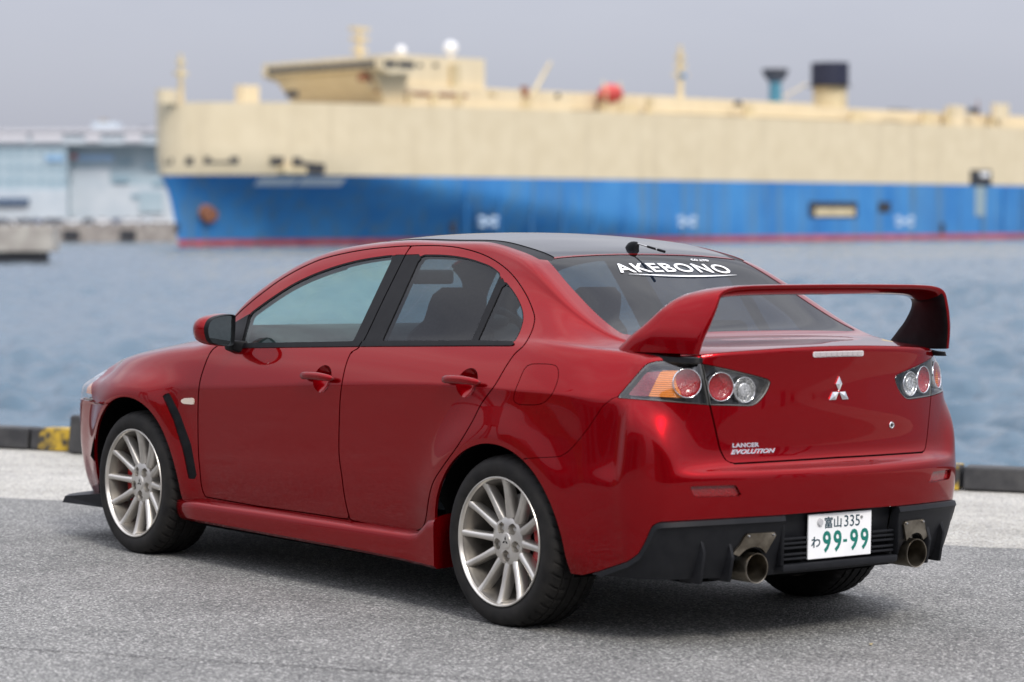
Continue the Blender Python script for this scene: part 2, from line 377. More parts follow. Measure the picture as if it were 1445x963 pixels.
M_BARREL = noise_col(mat('rim_barrel', (.22, .20, .18), .5, .6), (.10, .092, .08), (.22, .20, .175), 8, rough=(.4, .6))
M_DISC = noise_col(mat('brake_iron', (.2, .2, .2), .4, .9), (.13, .125, .12), (.26, .25, .24), 6, rough=(.3, .5))
M_CAL = mat('caliper_red', (.45, .01, .012), .35, 0, .5)
M_WHITE = mat('white_vinyl', (.86, .86, .86), .4)
M_GREEN = mat('plate_green', (.0, .16, .125), .45)
def glass(name, tint, refl=1.0, f0=.045):
    """thin sheet: tinted, with a Schlick reflection that is the same from both sides"""
    m = bpy.data.materials.new(name); m.use_nodes = True; n = m.node_tree.nodes; l = m.node_tree.links; n.clear()
    o = n.new('ShaderNodeOutputMaterial'); t = n.new('ShaderNodeBsdfTransparent'); g = n.new('ShaderNodeBsdfGlossy'); mix = n.new('ShaderNodeMixShader')
    t.inputs['Color'].default_value = (*tint, 1); g.inputs['Roughness'].default_value = .01; g.inputs['Color'].default_value = (refl,)*3+(1,)
    ge = n.new('ShaderNodeNewGeometry'); d = n.new('ShaderNodeVectorMath'); d.operation = 'DOT_PRODUCT'; l.new(ge.outputs['Normal'], d.inputs[0]); l.new(ge.outputs['Incoming'], d.inputs[1])
    def mth(op, a, b=None):
        q = n.new('ShaderNodeMath'); q.operation = op
        for i, v in enumerate((a, b)):
            if v is None: continue
            if isinstance(v, (int, float)): q.inputs[i].default_value = v
            else: l.new(v, q.inputs[i])
        return q.outputs[0]
    c = mth('ABSOLUTE', d.outputs['Value']); p5 = mth('POWER', mth('SUBTRACT', 1.0, c), 5.0); fr = mth('ADD', mth('MULTIPLY', p5, 1-f0), f0)
    l.new(fr, mix.inputs['Fac']); l.new(t.outputs['BSDF'], mix.inputs[1]); l.new(g.outputs['BSDF'], mix.inputs[2]); l.new(mix.outputs['Shader'], o.inputs['Surface']); return m
M_GL_CLEAR = glass('clear_window', (.68, .88, .84), 1.0, .05)
M_GL_DARK = glass('privacy_glass', (.27, .30, .34), .75, .045)
M_GL_REAR = glass('rear_window_glass', (.14, .17, .22), .62, .045)
M_LENS = glass('clear_lens', (.94, .94, .94), 1.0, .085)
def lens_mat(name, col, ribs):
    m = mat(name, col, .14, 0, .8); n = m.node_tree.nodes; l = m.node_tree.links; t = n.new('ShaderNodeTexCoord'); b = n['Principled BSDF']
    if ribs: x = n.new('ShaderNodeTexWave'); x.inputs['Scale'].default_value = 42; x.bands_direction = 'Z'; out = x.outputs['Fac']
    else: x = n.new('ShaderNodeTexVoronoi'); x.inputs['Scale'].default_value = 170; out = x.outputs['Distance']
    bp = n.new('ShaderNodeBump'); bp.inputs['Strength'].default_value = .7; bp.inputs['Distance'].default_value = .003; l.new(t.outputs['Object'], x.inputs['Vector']); l.new(out, bp.inputs['Height']); l.new(bp.outputs['Normal'], b.inputs['Normal'])
    r = n.new('ShaderNodeValToRGB'); r.color_ramp.elements[0].color = (*[c*.55 for c in col], 1); r.color_ramp.elements[1].color = (*[min(1, c*1.25) for c in col], 1); l.new(out, r.inputs['Fac']); l.new(r.outputs['Color'], b.inputs['Base Color']); return m
M_LRED = lens_mat('red_lens', (.36, .003, .007), False); M_REFL = lens_mat('reflector_red', (.22, .002, .004), False); M_LMAR = lens_mat('maroon_lens', (.20, .004, .018), False)
M_LAMB = lens_mat('amber_lens', (.80, .23, .012), True)
M_LCLR = noise_col(mat('clear_reflector', (.6, .6, .6), .2, .6), (.35, .36, .36), (.8, .8, .8), 120, rough=(.1, .4))
M_CHROMED = noise_col(mat('dark_chrome', (.22, .22, .24), .22, .9), (.05, .05, .055), (.16, .16, .17), 28, rough=(.12, .3))

# ------------------------------------------------------------------ panels cut out of the body surface
HOLES = []
BV, BQ = body_surface(3)
BN = vnormals(BV, BQ)
class Surf: pass
SF = Surf(); SF.V = BV; SF.N = BN
SF.T = np.vstack([BQ[:, [0, 1, 2]], BQ[:, [0, 2, 3]]]); SF.L = np.array(['shell']*len(SF.T), dtype='U24')
def carve(fun, new, only, mask=None):
    V = SF.V; sel = np.isin(SF.L, only)
    if mask is not None: sel &= mask(V[SF.T].mean(1), SF.N[SF.T].mean(1))
    ids = np.where(sel)[0]
    if not len(ids): return
    used = np.unique(SF.T[ids]); s = np.full(len(V), 1.0); s[used] = fun(V[used], SF.N[used])
    s[np.abs(s) < 1e-7] = -1e-7
    st = s[SF.T[ids]] < 0; cnt = st.sum(1)
    SF.L[ids[cnt == 3]] = new
    mid = ids[(cnt == 1) | (cnt == 2)]
    if not len(mid): return
    T = SF.T[mid]; st = s[T] < 0; c = st.sum(1)
    lone = np.where((c == 1)[:, None], st, ~st).argmax(1)
    rows = np.arange(len(T)); a = T[rows, lone]; b = T[rows, (lone+1) % 3]; d = T[rows, (lone+2) % 3]
    E = np.vstack([np.stack([a, b], 1), np.stack([a, d], 1)]); Es = np.sort(E, 1)
    u, inv = np.unique(Es, axis=0, return_inverse=True); inv = inv.ravel()
    t = (s[u[:, 0]]/(s[u[:, 0]]-s[u[:, 1]]))[:, None]
    nv = V[u[:, 0]]*(1-t) + V[u[:, 1]]*t; nn = SF.N[u[:, 0]]*(1-t) + SF.N[u[:, 1]]*t; nn /= np.linalg.norm(nn, axis=1, keepdims=True)
    k0 = len(V); SF.V = np.vstack([V, nv]); SF.N = np.vstack([SF.N, nn]); p = k0+inv[:len(T)]; q = k0+inv[len(T):]
    ain = s[a] < 0; old = SF.L[mid]
    nt_ = np.vstack([np.stack([a, p, q], 1), np.stack([p, b, d], 1), np.stack([p, d, q], 1)])
    nl = np.concatenate([np.where(ain, new, old), np.where(ain, old, new), np.where(ain, old, new)])
    keep = np.ones(len(SF.T), bool); keep[mid] = False
    SF.T = np.vstack([SF.T[keep], nt_]); SF.L = np.concatenate([SF.L[keep], nl])
def px_fun(poly, off=0.0): return lambda V, N: sdf_poly(proj(V), poly) - off
def gapped(f_out, f_in, name, only, mask=None, gap='gap', mask2=None):
    """cut a panel out with an open gap round it"""
    carve(f_out, 'tmp', only, mask); carve(f_in, name, ['tmp'], mask2); SF.L[SF.L == 'tmp'] = gap
def gap_panel(poly, name, only, g=.75, mask=None): gapped(px_fun(poly, g), px_fun(poly, -g), name, only, mask)
left = lambda c, n: (n[:, 1] > -.2) & (c[:, 1] > .3)

# wheel arches
def arch(a):
    return lambda V, N: np.where(V[:, 2] > a[1], np.hypot(V[:, 0]-a[0], V[:, 2]-a[1]) - a[2], np.abs(V[:, 0]-a[0]) - a[2])
for a in (ARCH_R, ARCH_F): carve(arch(a), 'void', ['shell'], lambda c, n: c[:, 1] > .5)

# tail lamp, trunk lid, bumpers
LAMP = roundpoly([(871,561.5),(912,514),(925,510.5),(946,508.8),(984,512.5),(1026,521),(1067.6,531),(1086,536.5),(1087.5,542),(1079,559),(1066,571.8),(1057,573.2),(1003,571.8),(943,567)],
                 [2,6,5,5,3,3,4,6,6,6,7,6,3,3], 4)
rearm = lambda c, n: (c[:, 0] < -.45)
gapped(px_fun(LAMP, .8), px_fun(LAMP, -.1), 'lamp', ['shell'], rearm)
def lid(off):
    def f(V, N):
        yl = np.interp(V[:, 2], [.655, .675, .715, .79, .876, 1.01, 1.052, 1.08, 1.11], [.497, .527, .545, .562, .582, .604, .607, .612, .616])
        s = V[:, 1] - yl
        zb = np.interp(V[:, 1], [0, .3, .5], [.664, .662, .660])
        s = np.maximum(s, np.where(V[:, 0] < -.55, zb - V[:, 2], -1)); s = np.maximum(s, V[:, 0] + .398)
        return s - off
    return f
# the lamp is split at the lid gap
gapped(lid(.0025), lid(-.0025), 'lamp_in', ['lamp'], rearm, 'lampgap')
gapped(lid(.0032), lid(-.0032), 'lid', ['shell'], rearm)
BUMP = [(738,647.5),(746,647),(790,644.7),(800,639),(808,631.5),(829,606),(850,574),(864,562.5),(872,560),(943,567),(1003,572),(1420,556),(1420,1000),(738,1000)]
gap_panel(BUMP, 'bumper', ['shell'], .45, lambda c, n: c[:, 0] < -.08)
DIFF = [(797,840),(797,809),(822,812.3),(843.6,807),(886,792.5),(901,782),(911,764),(919,745),(923,740),(932,737),(1103,727.3),(1183,720.7),(1262,714.5),(1420,700),(1420,1000),(797,1000)]
gap_panel(DIFF, 'diffuser', ['bumper'], .5, lambda c, n: c[:, 0] < -.08)
REFL = roundpoly([(972.5,686.8),(1039,684.8),(1047,700.5),(980,701.8)], [3,2,2,4], 4)
carve(px_fun(REFL, 0), 'reflector', ['bumper'], rearm)

# doors, windows
D_A = [(290,701.5),(284.5,687),(281.3,655),(280,639),(279.3,586),(281,546),(287.5,520),(298,496),(313,483),(321,463)]
D_T = [(327.7,451),(344,435.5),(362.6,419.7),(396,395),(429,376.5),(462,363.5),(512,353),(558.7,348.2),(580,347.3)]
D_B = [(571,361),(540,424),(510,486),(496,497),(487,519.5),(481,552.7),(479,586),(478.3,639),(482,669.6),(487,706),(494,734)]
D_T2 = [(613,346.8),(646,349.5),(679.5,358.5),(706,373),(726,391.5),(742.6,416.4),(752.6,440),(754.3,453),(749.5,470),(739,488),(726,500),(712.7,519.5),(699,543),(679.5,569.5),(666,596),(646,629),(626,657),(611,681),(604.5,707),(601,732),(596,745),(584,750.5)]
front_door = list(catmull(D_A, 4)) + list(catmull(D_T, 4)) + list(catmull(D_B, 4)) + [(445.7,726),(362.6,714.5)]
rear_door = list(catmull([D_T[-1]] + D_T2, 4)) + [(533,743)] + list(catmull(D_B, 4))[::-1]
gap_panel(front_door, 'door_f', ['shell'], .8, left); gap_panel(rear_door, 'door_r', ['shell'], .8, left)
G_F = roundpoly([(342.6,485),(353.3,443.6),(379,424.7),(412.4,402.4),(445.7,386.8),(479,375.2),(512,367),(555,361),(497.5,482.5)], [2,3,30,30,30,30,30,4,3], 4)
G_R = roundpoly([(538.5,481.5),(593,361),(629.6,361),(662.8,366),(692.8,377),(705.5,387.5),(664.5,481.5)], [3,4,20,20,12,3,2], 4)
G_Q = roundpoly([(673.5,481.5),(711.5,397),(726,415),(735.5,434),(738,450),(732.5,469),(725,482)], [2,3,12,14,14,10,3], 4)
for poly, nm, dn in ((G_F, 'glass_f', 'door_f'), (G_R, 'glass_r', 'door_r'), (G_Q, 'glass_q', 'door_r')):
    carve(px_fun(poly, 0), nm, [dn], left)
for poly, dn in ((G_F, 'door_f'), (G_R, 'door_r'), (G_Q, 'door_r')): carve(px_fun(poly, 1.6), 'trim_'+dn[-1], [dn], left)
carve(px_fun([(555,359.6),(574,359.4),(511,487.5),(494,486)], 0), 'trim_f', ['door_f'], left)
carve(px_fun([(568,359.5),(594,358.8),(541,484),(500,490)], 0), 'trim_r', ['door_r'], left)
carve(px_fun([(663.5,482),(706.5,388.5),(712.5,396),(674.5,482)], 0), 'trim_r', ['door_r'], left)
carve(px_fun([(323,461),(353.5,443),(345,486),(338,492),(320,490.5)], 0), 'sail', ['door_f'], left)
carve(px_fun([(336,485),(520,482),(520,489.3),(336,491.5)], 0), 'belt_f', ['door_f', 'trim_f'], left)
carve(px_fun([(500,482),(668,481),(722,482.5),(727,485),(724,488.5),(668,488.5),(500,489.5)], 0), 'belt_r', ['door_r', 'trim_r'], left)
FUEL = [(480+a/3.008, 320+b/3.008) for a, b in ((737,738),(742,700),(760,655),(778,612),(796,590),(822,583),(896,585),(920,596),(927,622),(921,660),(902,706),(872,742),(835,756),(762,755))]
gap_panel(catmull(FUEL, 4, True), 'fuel', ['shell'], .5, left)

# roof, glass front and rear, hood (plan view)
plan = lambda poly, off=0.: (lambda V, N: sdf_poly(V[:, :2], poly) - off)
topm = lambda c, n: (c[:, 2] > .78) & (n[:, 2] > .15)
ROOF = [(.208,-.1),(.204,.26),(.200,.530),(.36,.512),(.55,.497),(.80,.489),(1.05,.487),(1.28,.488),(1.36,.40),(1.40,.2),(1.415,-.1)]
carve(plan(ROOF), 'roof', ['shell'], topm)
carve(plan([(.17,.506),(.197,.549),(.36,.536),(.55,.518),(.80,.509),(1.05,.506),(1.30,.508),(1.30,.47),(.2,.47)]), 'ditch', ['shell', 'roof'], topm)
RWIN = roundpoly([(.196,-.2),(.196,.26),(.188,.520),(.02,.563),(-.2,.598),(-.383,.617),(-.398,.56),(-.398,-.2)], [0,0,.012,.05,.05,.03,.03,0], 4)
carve(plan(RWIN), 'rear_glass', ['shell', 'lid'], topm)
WSC = roundpoly([(1.43,-.2),(1.40,.22),(1.335,.478),(1.55,.542),(1.78,.610),(2.0,.668),(2.17,.706),(2.27,.5),(2.33,.25),(2.345,-.2)], [0,0,.03,.05,.05,.05,.04,.05,0,0], 4)
carve(plan(WSC), 'windscreen', ['shell'], topm)
carve(plan(WSC, .03), 'cowl', ['shell'], lambda c, n: (c[:, 0] > 2.20) & (c[:, 1] < .66) & (c[:, 2] > .8))
HOOD = roundpoly([(2.37,-.2),(2.30,.5),(2.24,.705),(2.5,.700),(2.8,.672),(3.05,.635),(3.22,.585),(3.33,.42),(3.375,.2),(3.385,-.2)], .04, 4)
gapped(plan(HOOD, .0025), plan(HOOD, -.0025), 'hood', ['shell'], topm)
# nose: headlamp, bumper, fender
def headlamp(off):
    def f(V, N):
        zl = np.full(len(V), .659); zu = np.interp(V[:, 0], [3.10, 3.2, 3.35], [.668, .800, .80])
        return np.maximum.reduce([zl - V[:, 2], V[:, 2]-zu, .36 - V[:, 1], 3.08-V[:, 0]]) - off
    return f
gapped(headlamp(.002), headlamp(-.002), 'headlamp', ['shell'], lambda c, n: c[:, 0] > 3)
fb = lambda off: (lambda V, N: np.maximum(2.88 - V[:, 0], V[:, 2] - np.interp(V[:, 1], [0, .34, .36, .8, .9], [.9, .9, .658, .658, .658])) - off)
gapped(fb(.0015), fb(-.0015), 'bumper_f', ['shell'], lambda c, n: (c[:, 0] > 2.8))
VENT = roundpoly([(228.3,557.3),(239,554.6),(254,584.5),(269.8,628),(278.5,676),(266,676.6),(258,637),(244.5,593.7)], 2.2, 3)
carve(px_fun(VENT), 'vent', ['shell'], left)
MARK = roundpoly([(255.5,566),(260,562.2),(274,561.5),(275,571.3),(259,570)], 1.6, 3)
carve(px_fun(MARK), 'marker', ['shell'], left)
carve(lambda V, N: 1.9 - V[:, 0], 'fender', ['shell'], lambda c, n: (c[:, 0] > 1.9) & (c[:, 2] < .97) & (c[:, 1] > .5))

for hx, hz in ((1.190, .866), (.222, .902)):
    carve(lambda V, N: np.hypot((V[:, 0]-hx)/.062, (V[:, 2]-hz)/.056) - 1, 'bowlhole', ['door_f', 'door_r'], lambda c, n: c[:, 1] > .7)
# ------------------------------------------------------------------ the car
from mathutils.bvhtree import BVHTree
_A = np.vstack([BV, BV*[1, -1, 1]]); _Q = np.vstack([BQ, BQ[:, ::-1]+len(BV)])
BVH = BVHTree.FromPolygons([tuple(v) for v in _A], [tuple(map(int, q)) for q in _Q])
def on_body(o, d):
    h = BVH.ray_cast(Vector(o), Vector(d)); return (np.array(h[0]), np.array(h[1])) if h[0] else (None, None)
def px_body(px, py):
    d = Vector(CF + CR*(px-PW/2)/FPX - CU*(py-PH/2)/FPX).normalized(); h, n, *_ = BVH.ray_cast(Vector(CAM), d); return np.array(h), np.array(n)
def extract(labels, off=0.0):
    T = SF.T[np.isin(SF.L, labels)]; u = np.unique(T); mp_ = np.zeros(len(SF.V), int); mp_[u] = np.arange(len(u))
    return SF.V[u] + SF.N[u]*off, SF.N[u].copy(), mp_[T]
def flanged(V, N, T, d, seam_ok=True):
    """adds a rim folded inwards along every open edge of the panel"""
    if d == 0: return V, N, T
    E = np.vstack([T[:, [0, 1]], T[:, [1, 2]], T[:, [2, 0]]]); Es = np.sort(E, 1)
    u, inv, cnt = np.unique(Es, axis=0, return_inverse=True, return_counts=True); inv = inv.ravel()
    be = E[cnt[inv] == 1]
    if seam_ok: be = be[~((np.abs(V[be[:, 0], 1]) < 1e-5) & (np.abs(V[be[:, 1], 1]) < 1e-5))]
    k = len(V); a, b = V[be[:, 0]], V[be[:, 1]]; na, nb = N[be[:, 0]], N[be[:, 1]]; n = len(be)
    V2 = np.vstack([V, a, b, a-na*d, b-nb*d]); Z = np.zeros((4*n, 3))
    i = np.arange(n)
    F = np.vstack([np.stack([k+n+i, k+i, k+2*n+i], 1), np.stack([k+n+i, k+2*n+i, k+3*n+i], 1)])
    return V2, np.vstack([N, Z]), np.vstack([T, F])
def panel(name, labels, m, parents, off=0.0, fl=.012, center=False, post=None):
    """one object for a centre panel, or a left and a right one"""
    V, N, T = extract(labels, off)
    if post is not None: V, N = post(V, N)
    V, N, T = flanged(V, N, T, fl)
    if center:
        k = len(V); V2 = np.vstack([V, V*[1, -1, 1]]); N2 = np.vstack([N, N*[1, -1, 1]]); T2 = np.vstack([T, T[:, ::-1]+k])
        return mesh_obj(name, V2, T2, m, parents, True, N2)
    return [mesh_obj(name, V, T, m, parents[0], True, N), mesh_obj(name, V*[1, -1, 1], T[:, ::-1], m, parents[1], True, N*[1, -1, 1])]
def two(o, parents):
    """mirror copy of a left-hand part (mesh mirrored in y)"""
    me = o.data.copy(); me.transform(Matrix.Scale(-1, 4, (0, 1, 0))); me.flip_normals()
    c = bpy.data.objects.new(o.name.split('.')[0], me); C.objects.link(c); c.parent = parents; return c
car = tag(empty('car'), 'dark red four-door sports saloon with tall rear wing parked on the asphalt', 'car')
PP = (car, car)
df = panel('door', ['door_f'], M_RED, PP); dr = panel('door', ['door_r'], M_RED, PP)
panel('window_glass', ['glass_f'], M_GL_CLEAR, df, -.005, 0); panel('window_glass', ['glass_r'], M_GL_DARK, dr, -.005, 0); panel('quarter_light', ['glass_q'], M_GL_DARK, dr, -.005, 0)
panel('window_trim', ['trim_f'], M_TRIM, df, -.0015, .012); panel('window_trim', ['trim_r'], M_TRIM, dr, -.0015, .012)
panel('belt_moulding', ['belt_f'], M_TRIM, df, .004, .008); panel('belt_moulding', ['belt_r'], M_TRIM, dr, .004, .008)
panel('mirror_sail', ['sail'], M_TRIM, df, .003, .010)
shell = panel('body_shell', ['shell'], M_RED, car, center=True)
fenders = panel('fender', ['fender'], M_RED, PP)
panel('hood', ['hood'], M_RED, car, center=True)
lidp = panel('trunk_lid', ['lid'], M_RED, car, center=True)
bump = panel('bumper', ['bumper'], M_RED, car, center=True); bumpf = panel('bumper', ['bumper_f'], M_RED, car, center=True)
panel('roof_panel', ['roof'], M_BLKGLOSS, car, 0, .004, center=True)
panel('roof_moulding', ['ditch'], M_TRIM, PP, -.003, .006)
rwin = panel('rear_window', ['rear_glass'], M_GL_REAR, car, -.002, .004, center=True)
panel('windscreen', ['windscreen'], M_GL_CLEAR, car, -.002, 0, center=True)
panel('cowl_panel', ['cowl'], M_TRIM, car, -.004, 0, center=True)
panel('fuel_door', ['fuel'], M_RED, (shell, shell))[1].parent = shell
for o in list(bpy.data.objects):
    if o.name == 'fuel_door.001': bpy.data.objects.remove(o)
panel('fender_vent', ['vent'], M_TRIM, fenders, -.004, -.004)
panel('side_marker', ['marker'], mat('marker_lens', (.75, .62, .5), .12, 0, .6), fenders, .005, .006)
panel('reflector', ['reflector'], M_REFL, (bump, bump), -.012, -.013)
# dark lining behind every gap and panel
V, N, T = extract(['gap', 'door_f', 'door_r', 'shell', 'fender', 'lid', 'bumper', 'bumper_f', 'hood', 'roof', 'ditch', 'trim_f', 'trim_r', 'sail', 'cowl', 'vent', 'fuel', 'reflector', 'lampgap'], -.026)
_c = V[T].mean(1); T = T[(_c[:, 0] < 2.30) & ~((np.hypot(_c[:, 0]-ARCH_R[0], _c[:, 2]-ARCH_R[1]) < ARCH_R[2]+.07) & (_c[:, 1] > .6))]
k = len(V); mesh_obj('cabin_lining', np.vstack([V, V*[1, -1, 1]]), np.vstack([T, T[:, ::-1]+k]), M_INT, car)

# tail lamps
M_BEZ = mat('lamp_bezel', (.09, .088, .08), .4)
for s in (1, -1):
    lamp = empty('tail_lamp', (0, 0, 0), car)
    mir = np.array([1, s, 1.]); fl_ = (lambda T: T) if s > 0 else (lambda T: T[:, ::-1])
    for lab in ('lamp', 'lamp_in'):
        V, N, T = extract([lab]); mesh_obj('lens', V*mir, fl_(T), M_LENS, lamp, True, N*mir)
        Vh, Nh, Th = extract([lab]); mesh_obj('housing', (Vh - Nh*.034)*mir, fl_(Th), M_CHROMED, lamp, True, Nh*mir)
        E = np.vstack([Th[:, [0, 1]], Th[:, [1, 2]], Th[:, [2, 0]]]); Es = np.sort(E, 1); u, inv, cnt = np.unique(Es, axis=0, return_inverse=True, return_counts=True); be = E[cnt[inv.ravel()] == 1]
        n = len(be); a, b = be[:, 0], be[:, 1]; i = np.arange(n)
        Vr = np.vstack([Vh[a]-Nh[a]*.0015, Vh[b]-Nh[b]*.0015, Vh[a]-Nh[a]*.034, Vh[b]-Nh[b]*.034])
        # bezel: side wall plus a narrow dark lip behind the lens edge
        cen = Vh.mean(0); ina = Vh[a] + (cen-Vh[a])/np.linalg.norm(cen-Vh[a], axis=1, keepdims=True)*.0045 - Nh[a]*.004; inb = Vh[b] + (cen-Vh[b])/np.linalg.norm(cen-Vh[b], axis=1, keepdims=True)*.0045 - Nh[b]*.004
        Vr = np.vstack([Vr, ina, inb])
        F = [(n+j, j, 2*n+j, 3*n+j) for j in i] + [(j, n+j, 5*n+j, 4*n+j) for j in i]
        mesh_obj('bezel', Vr*mir, F, M_BEZ, lamp)
    # coloured blocks on the inner face, cut from the same surface
    keepT, keepL, keepV, keepN = SF.T.copy(), SF.L.copy(), SF.V.copy(), SF.N.copy()
    cv = lambda pts: [(860+a/6.02, 490+b/6.02) for a, b in pts]
    carve(px_fun(cv([(140,398),(300,205),(432,190),(322,415)])), 'lred', ['lamp']); carve(px_fun(cv([(432,190),(600,190),(560,260),(580,330),(640,435),(322,415)])), 'lamb', ['lamp'])
    V, N, T = extract(['lred'], -.014); V, N, T = flanged(V, N, T, .018); mesh_obj('red_block', V*mir, fl_(T), M_LMAR, lamp, True, N*mir)
    V, N, T = extract(['lamb'], -.012); V, N, T = flanged(V, N, T, .020); mesh_obj('amber_block', V*mir, fl_(T), M_LAMB, lamp, True, N*mir)
    SF.T, SF.L, SF.V, SF.N = keepT, keepL, keepV, keepN
    for (cx, cy, rr, m) in ((665, 305, .0535, M_LRED), (955, 338, .0530, M_LRED), (1158, 365, .0470, M_LCLR)):
        P, n = px_body(860+cx/6.02, 490+cy/6.02)
        q = Vector(n).to_track_quat('Y', 'Z').to_matrix()
        ring = MB().lathe([(rr, -.022), (rr+.0005, -.006), (rr-.0022, -.004), (rr-.0038, -.009), (rr-.005, -.024)], 40)
        dome = MB().lathe([(rr-.004, -.007), (rr*.9, -.015), (rr*.72, -.022), (rr*.5, -.0262), (rr*.25, -.0285), (.001, -.029)], 40)
        if m is M_LCLR: dome.lathe([(rr*.55, -.012), (rr*.55, -.008), (rr*.42, -.007), (rr*.15, -.0075), (.001, -.0075)], 32)
        for mb, nm, mm in ((ring, 'chrome_ring', M_CHROME), (dome, 'round_lamp', m)):
            W_ = np.array([P + np.array(q @ Vector(v)) for v in mb.V]); mesh_obj(nm, W_*mir, mb.F if s > 0 else [f[::-1] for f in mb.F], mm, lamp, True)
# headlamps
for s in (1, -1):
    hl = empty('headlamp', (0, 0, 0), car); mir = np.array([1, s, 1.]); fl_ = (lambda T: T) if s > 0 else (lambda T: T[:, ::-1])
    V, N, T = extract(['headlamp']); mesh_obj('lens', V*mir, fl_(T), M_LENS, hl, True, N*mir); mesh_obj('housing', (V-N*.03)*mir, fl_(T), M_CHROME, hl, True, N*mir)
    keep = (SF.T.copy(), SF.L.copy(), SF.V.copy(), SF.N.copy())
    carve(lambda V, N: np.maximum.reduce([.690-V[:, 2], V[:, 0]-3.235, V[:, 2]-.752]), 'hamb', ['headlamp']); V, N, T = extract(['hamb'], -.012); V, N, T = flanged(V, N, T, .015)
    if len(V): mesh_obj('amber_block', V*mir, fl_(T), M_LAMB, hl, True, N*mir)
    SF.T, SF.L, SF.V, SF.N = keep
    for yy in (.62, .48):
        P, n = on_body((4.5, yy*s, .715), (-1, 0, 0)); mb = MB().lathe([(.001, -.03), (.035, -.032), (.042, -.02), (.045, -.022)], 24, 'x', tuple(P)); mb.build('projector', M_CHROME, hl, 40)

# ------------------------------------------------------------------ diffuser
def diff_post(V, N):
    d = -sdf_poly(proj(V), DIFF)
    N = N.copy(); o = np.interp(d, [0, 1.0, 7.0, 9.0, 14, 40, 90], [.001, .010, .017, .013, .009, .004, -.006])
    return V + N*o[:, None], N
for dd in (1.0, 7.0, 9.0): carve(px_fun(DIFF, -dd), 'diffuser_', ['diffuser'], rearm); SF.L[SF.L == 'diffuser_'] = 'diffuser'
REC = lambda off: (lambda V, N: np.maximum.reduce([V[:, 1]-.298, .285 - V[:, 2], V[:, 2]-.60]) - off)
carve(REC(0), 'recess', ['diffuser'], rearm)
TUN = lambda V, N: np.where(V[:, 2] > .285, np.hypot(V[:, 1]-.425, (V[:, 2]-.285)) - .070, np.abs(V[:, 1]-.425)-.070)
carve(TUN, 'tunnel', ['diffuser'], rearm)
carve(lambda V, N: V[:, 2]-.246, 'cutoff', ['diffuser', 'recess'], rearm); carve(lambda V, N: -.47 - V[:, 0] + .0, 'cutoff', ['diffuser'])
V, N, T = extract(['diffuser']); V, _ = diff_post(V, N)
V, N0, T = flanged(V, N, T, .035)
k = len(V); diffuser = mesh_obj('diffuser', np.vstack([V, V*[1, -1, 1]]), np.vstack([T, T[:, ::-1]+k]), M_PLAS, car, True)
diffuser.data.set_sharp_from_angle(angle=R(28))
V, N, T = extract(['recess'], -.034); k = len(V)
mesh_obj('plate_recess', np.vstack([V, V*[1, -1, 1]]), np.vstack([T, T[:, ::-1]+k]), M_PLAS, diffuser, True)
wl = MB()
for s in (1, -1):
    wl.prism([(-.885, s*.298, .285), (-.92, s*.300, .285), (-.922, s*.300, .470), (-.885, s*.298, .470)], [(-.885, s*.306, .285), (-.91, s*.306, .285), (-.912, s*.306, .468), (-.885, s*.306, .468)])
wl.box(-.918, -.82, -.30, .30, .262, .287)
wl.build('recess_wall', M_PLAS, diffuser, 30, .003)
for s in (1, -1):
    for zz in (.305, .322, .345, .362, .379): MB().box(-.907, -.888, min(s*.172, s*.288), max(s*.172, s*.288), zz-.0042, zz+.0042).build('slat', M_PLAS, diffuser, 30, .002)
    for yy, z0, z1, xo in ((.515, .235, .385, .012), (.625, .232, .405, .014)):
        P, n = on_body((-3, s*yy, .36), (1, 0, 0)); P2, _ = on_body((-3, s*yy, .26), (1, 0, 0))
        A = [(P[0]-xo*.2, s*(yy-.006), z1), (P[0]-xo-.010, s*(yy-.004), z1-.06), (P2[0]-xo-.018, s*(yy-.004), z0), (P2[0]+.08, s*(yy-.006), z0)]
        B = [(a[0], s*(yy+.010), a[2]) for a in A]
        MB().prism(A, B).build('fin', M_PLAS, diffuser, 30, .003)
    # exhaust
    ex = empty('exhaust', (0, 0, 0), car)
    MB().lathe([(.036, -.42), (.050, -.24), (.0535, -.22), (.0545, -.02), (.0555, -.004), (.0545, 0), (.0515, -.001), (.050, -.01), (.049, -.20), (.001, -.205)], 40, 'x', (0, 0, 0)).build('tailpipe', M_BURNT, ex, 40)
    ex.location = (-.905, s*.420, .283); ex.rotation_euler = (0, 0, math.pi)
    for o in ex.children: pass
    ex.rotation_euler = (0, R(180), 0); ex.rotation_euler = (0, 0, R(180))
    P, n = on_body((-3, s*.42, .40), (1, 0, 0)); bx = P[0]-.017
    pl = [(s*.335, .398), (s*.345, .410), (s*.462, .410), (s*.474, .398), (s*.485, .372), (s*.512, .338)]
    arc = [(s*(.425 + .072*math.cos(t)), .285 + .075*math.sin(t)) for t in np.linspace(R(35), R(140), 9)]
    outl = pl + arc; nq = lambda y, z: on_body((-3, y, z), (1, 0, 0))[0][0]
    A = [(nq(y, z)-.016, y, z) for y, z in outl]; B = [(nq(y, z)-.006, y, z) for y, z in outl]
    MB().prism(A, B).build('heat_shield', M_BURNT, diffuser, 30)
    for yy in (.350, .458): MB().lathe([(.001, -.006), (.004, -.005), (.0055, -.001), (.0055, .004)], 12, 'x', (nq(s*yy, .401)-.017, s*yy, .401)).build('rivet', M_STEEL, diffuser, 40)
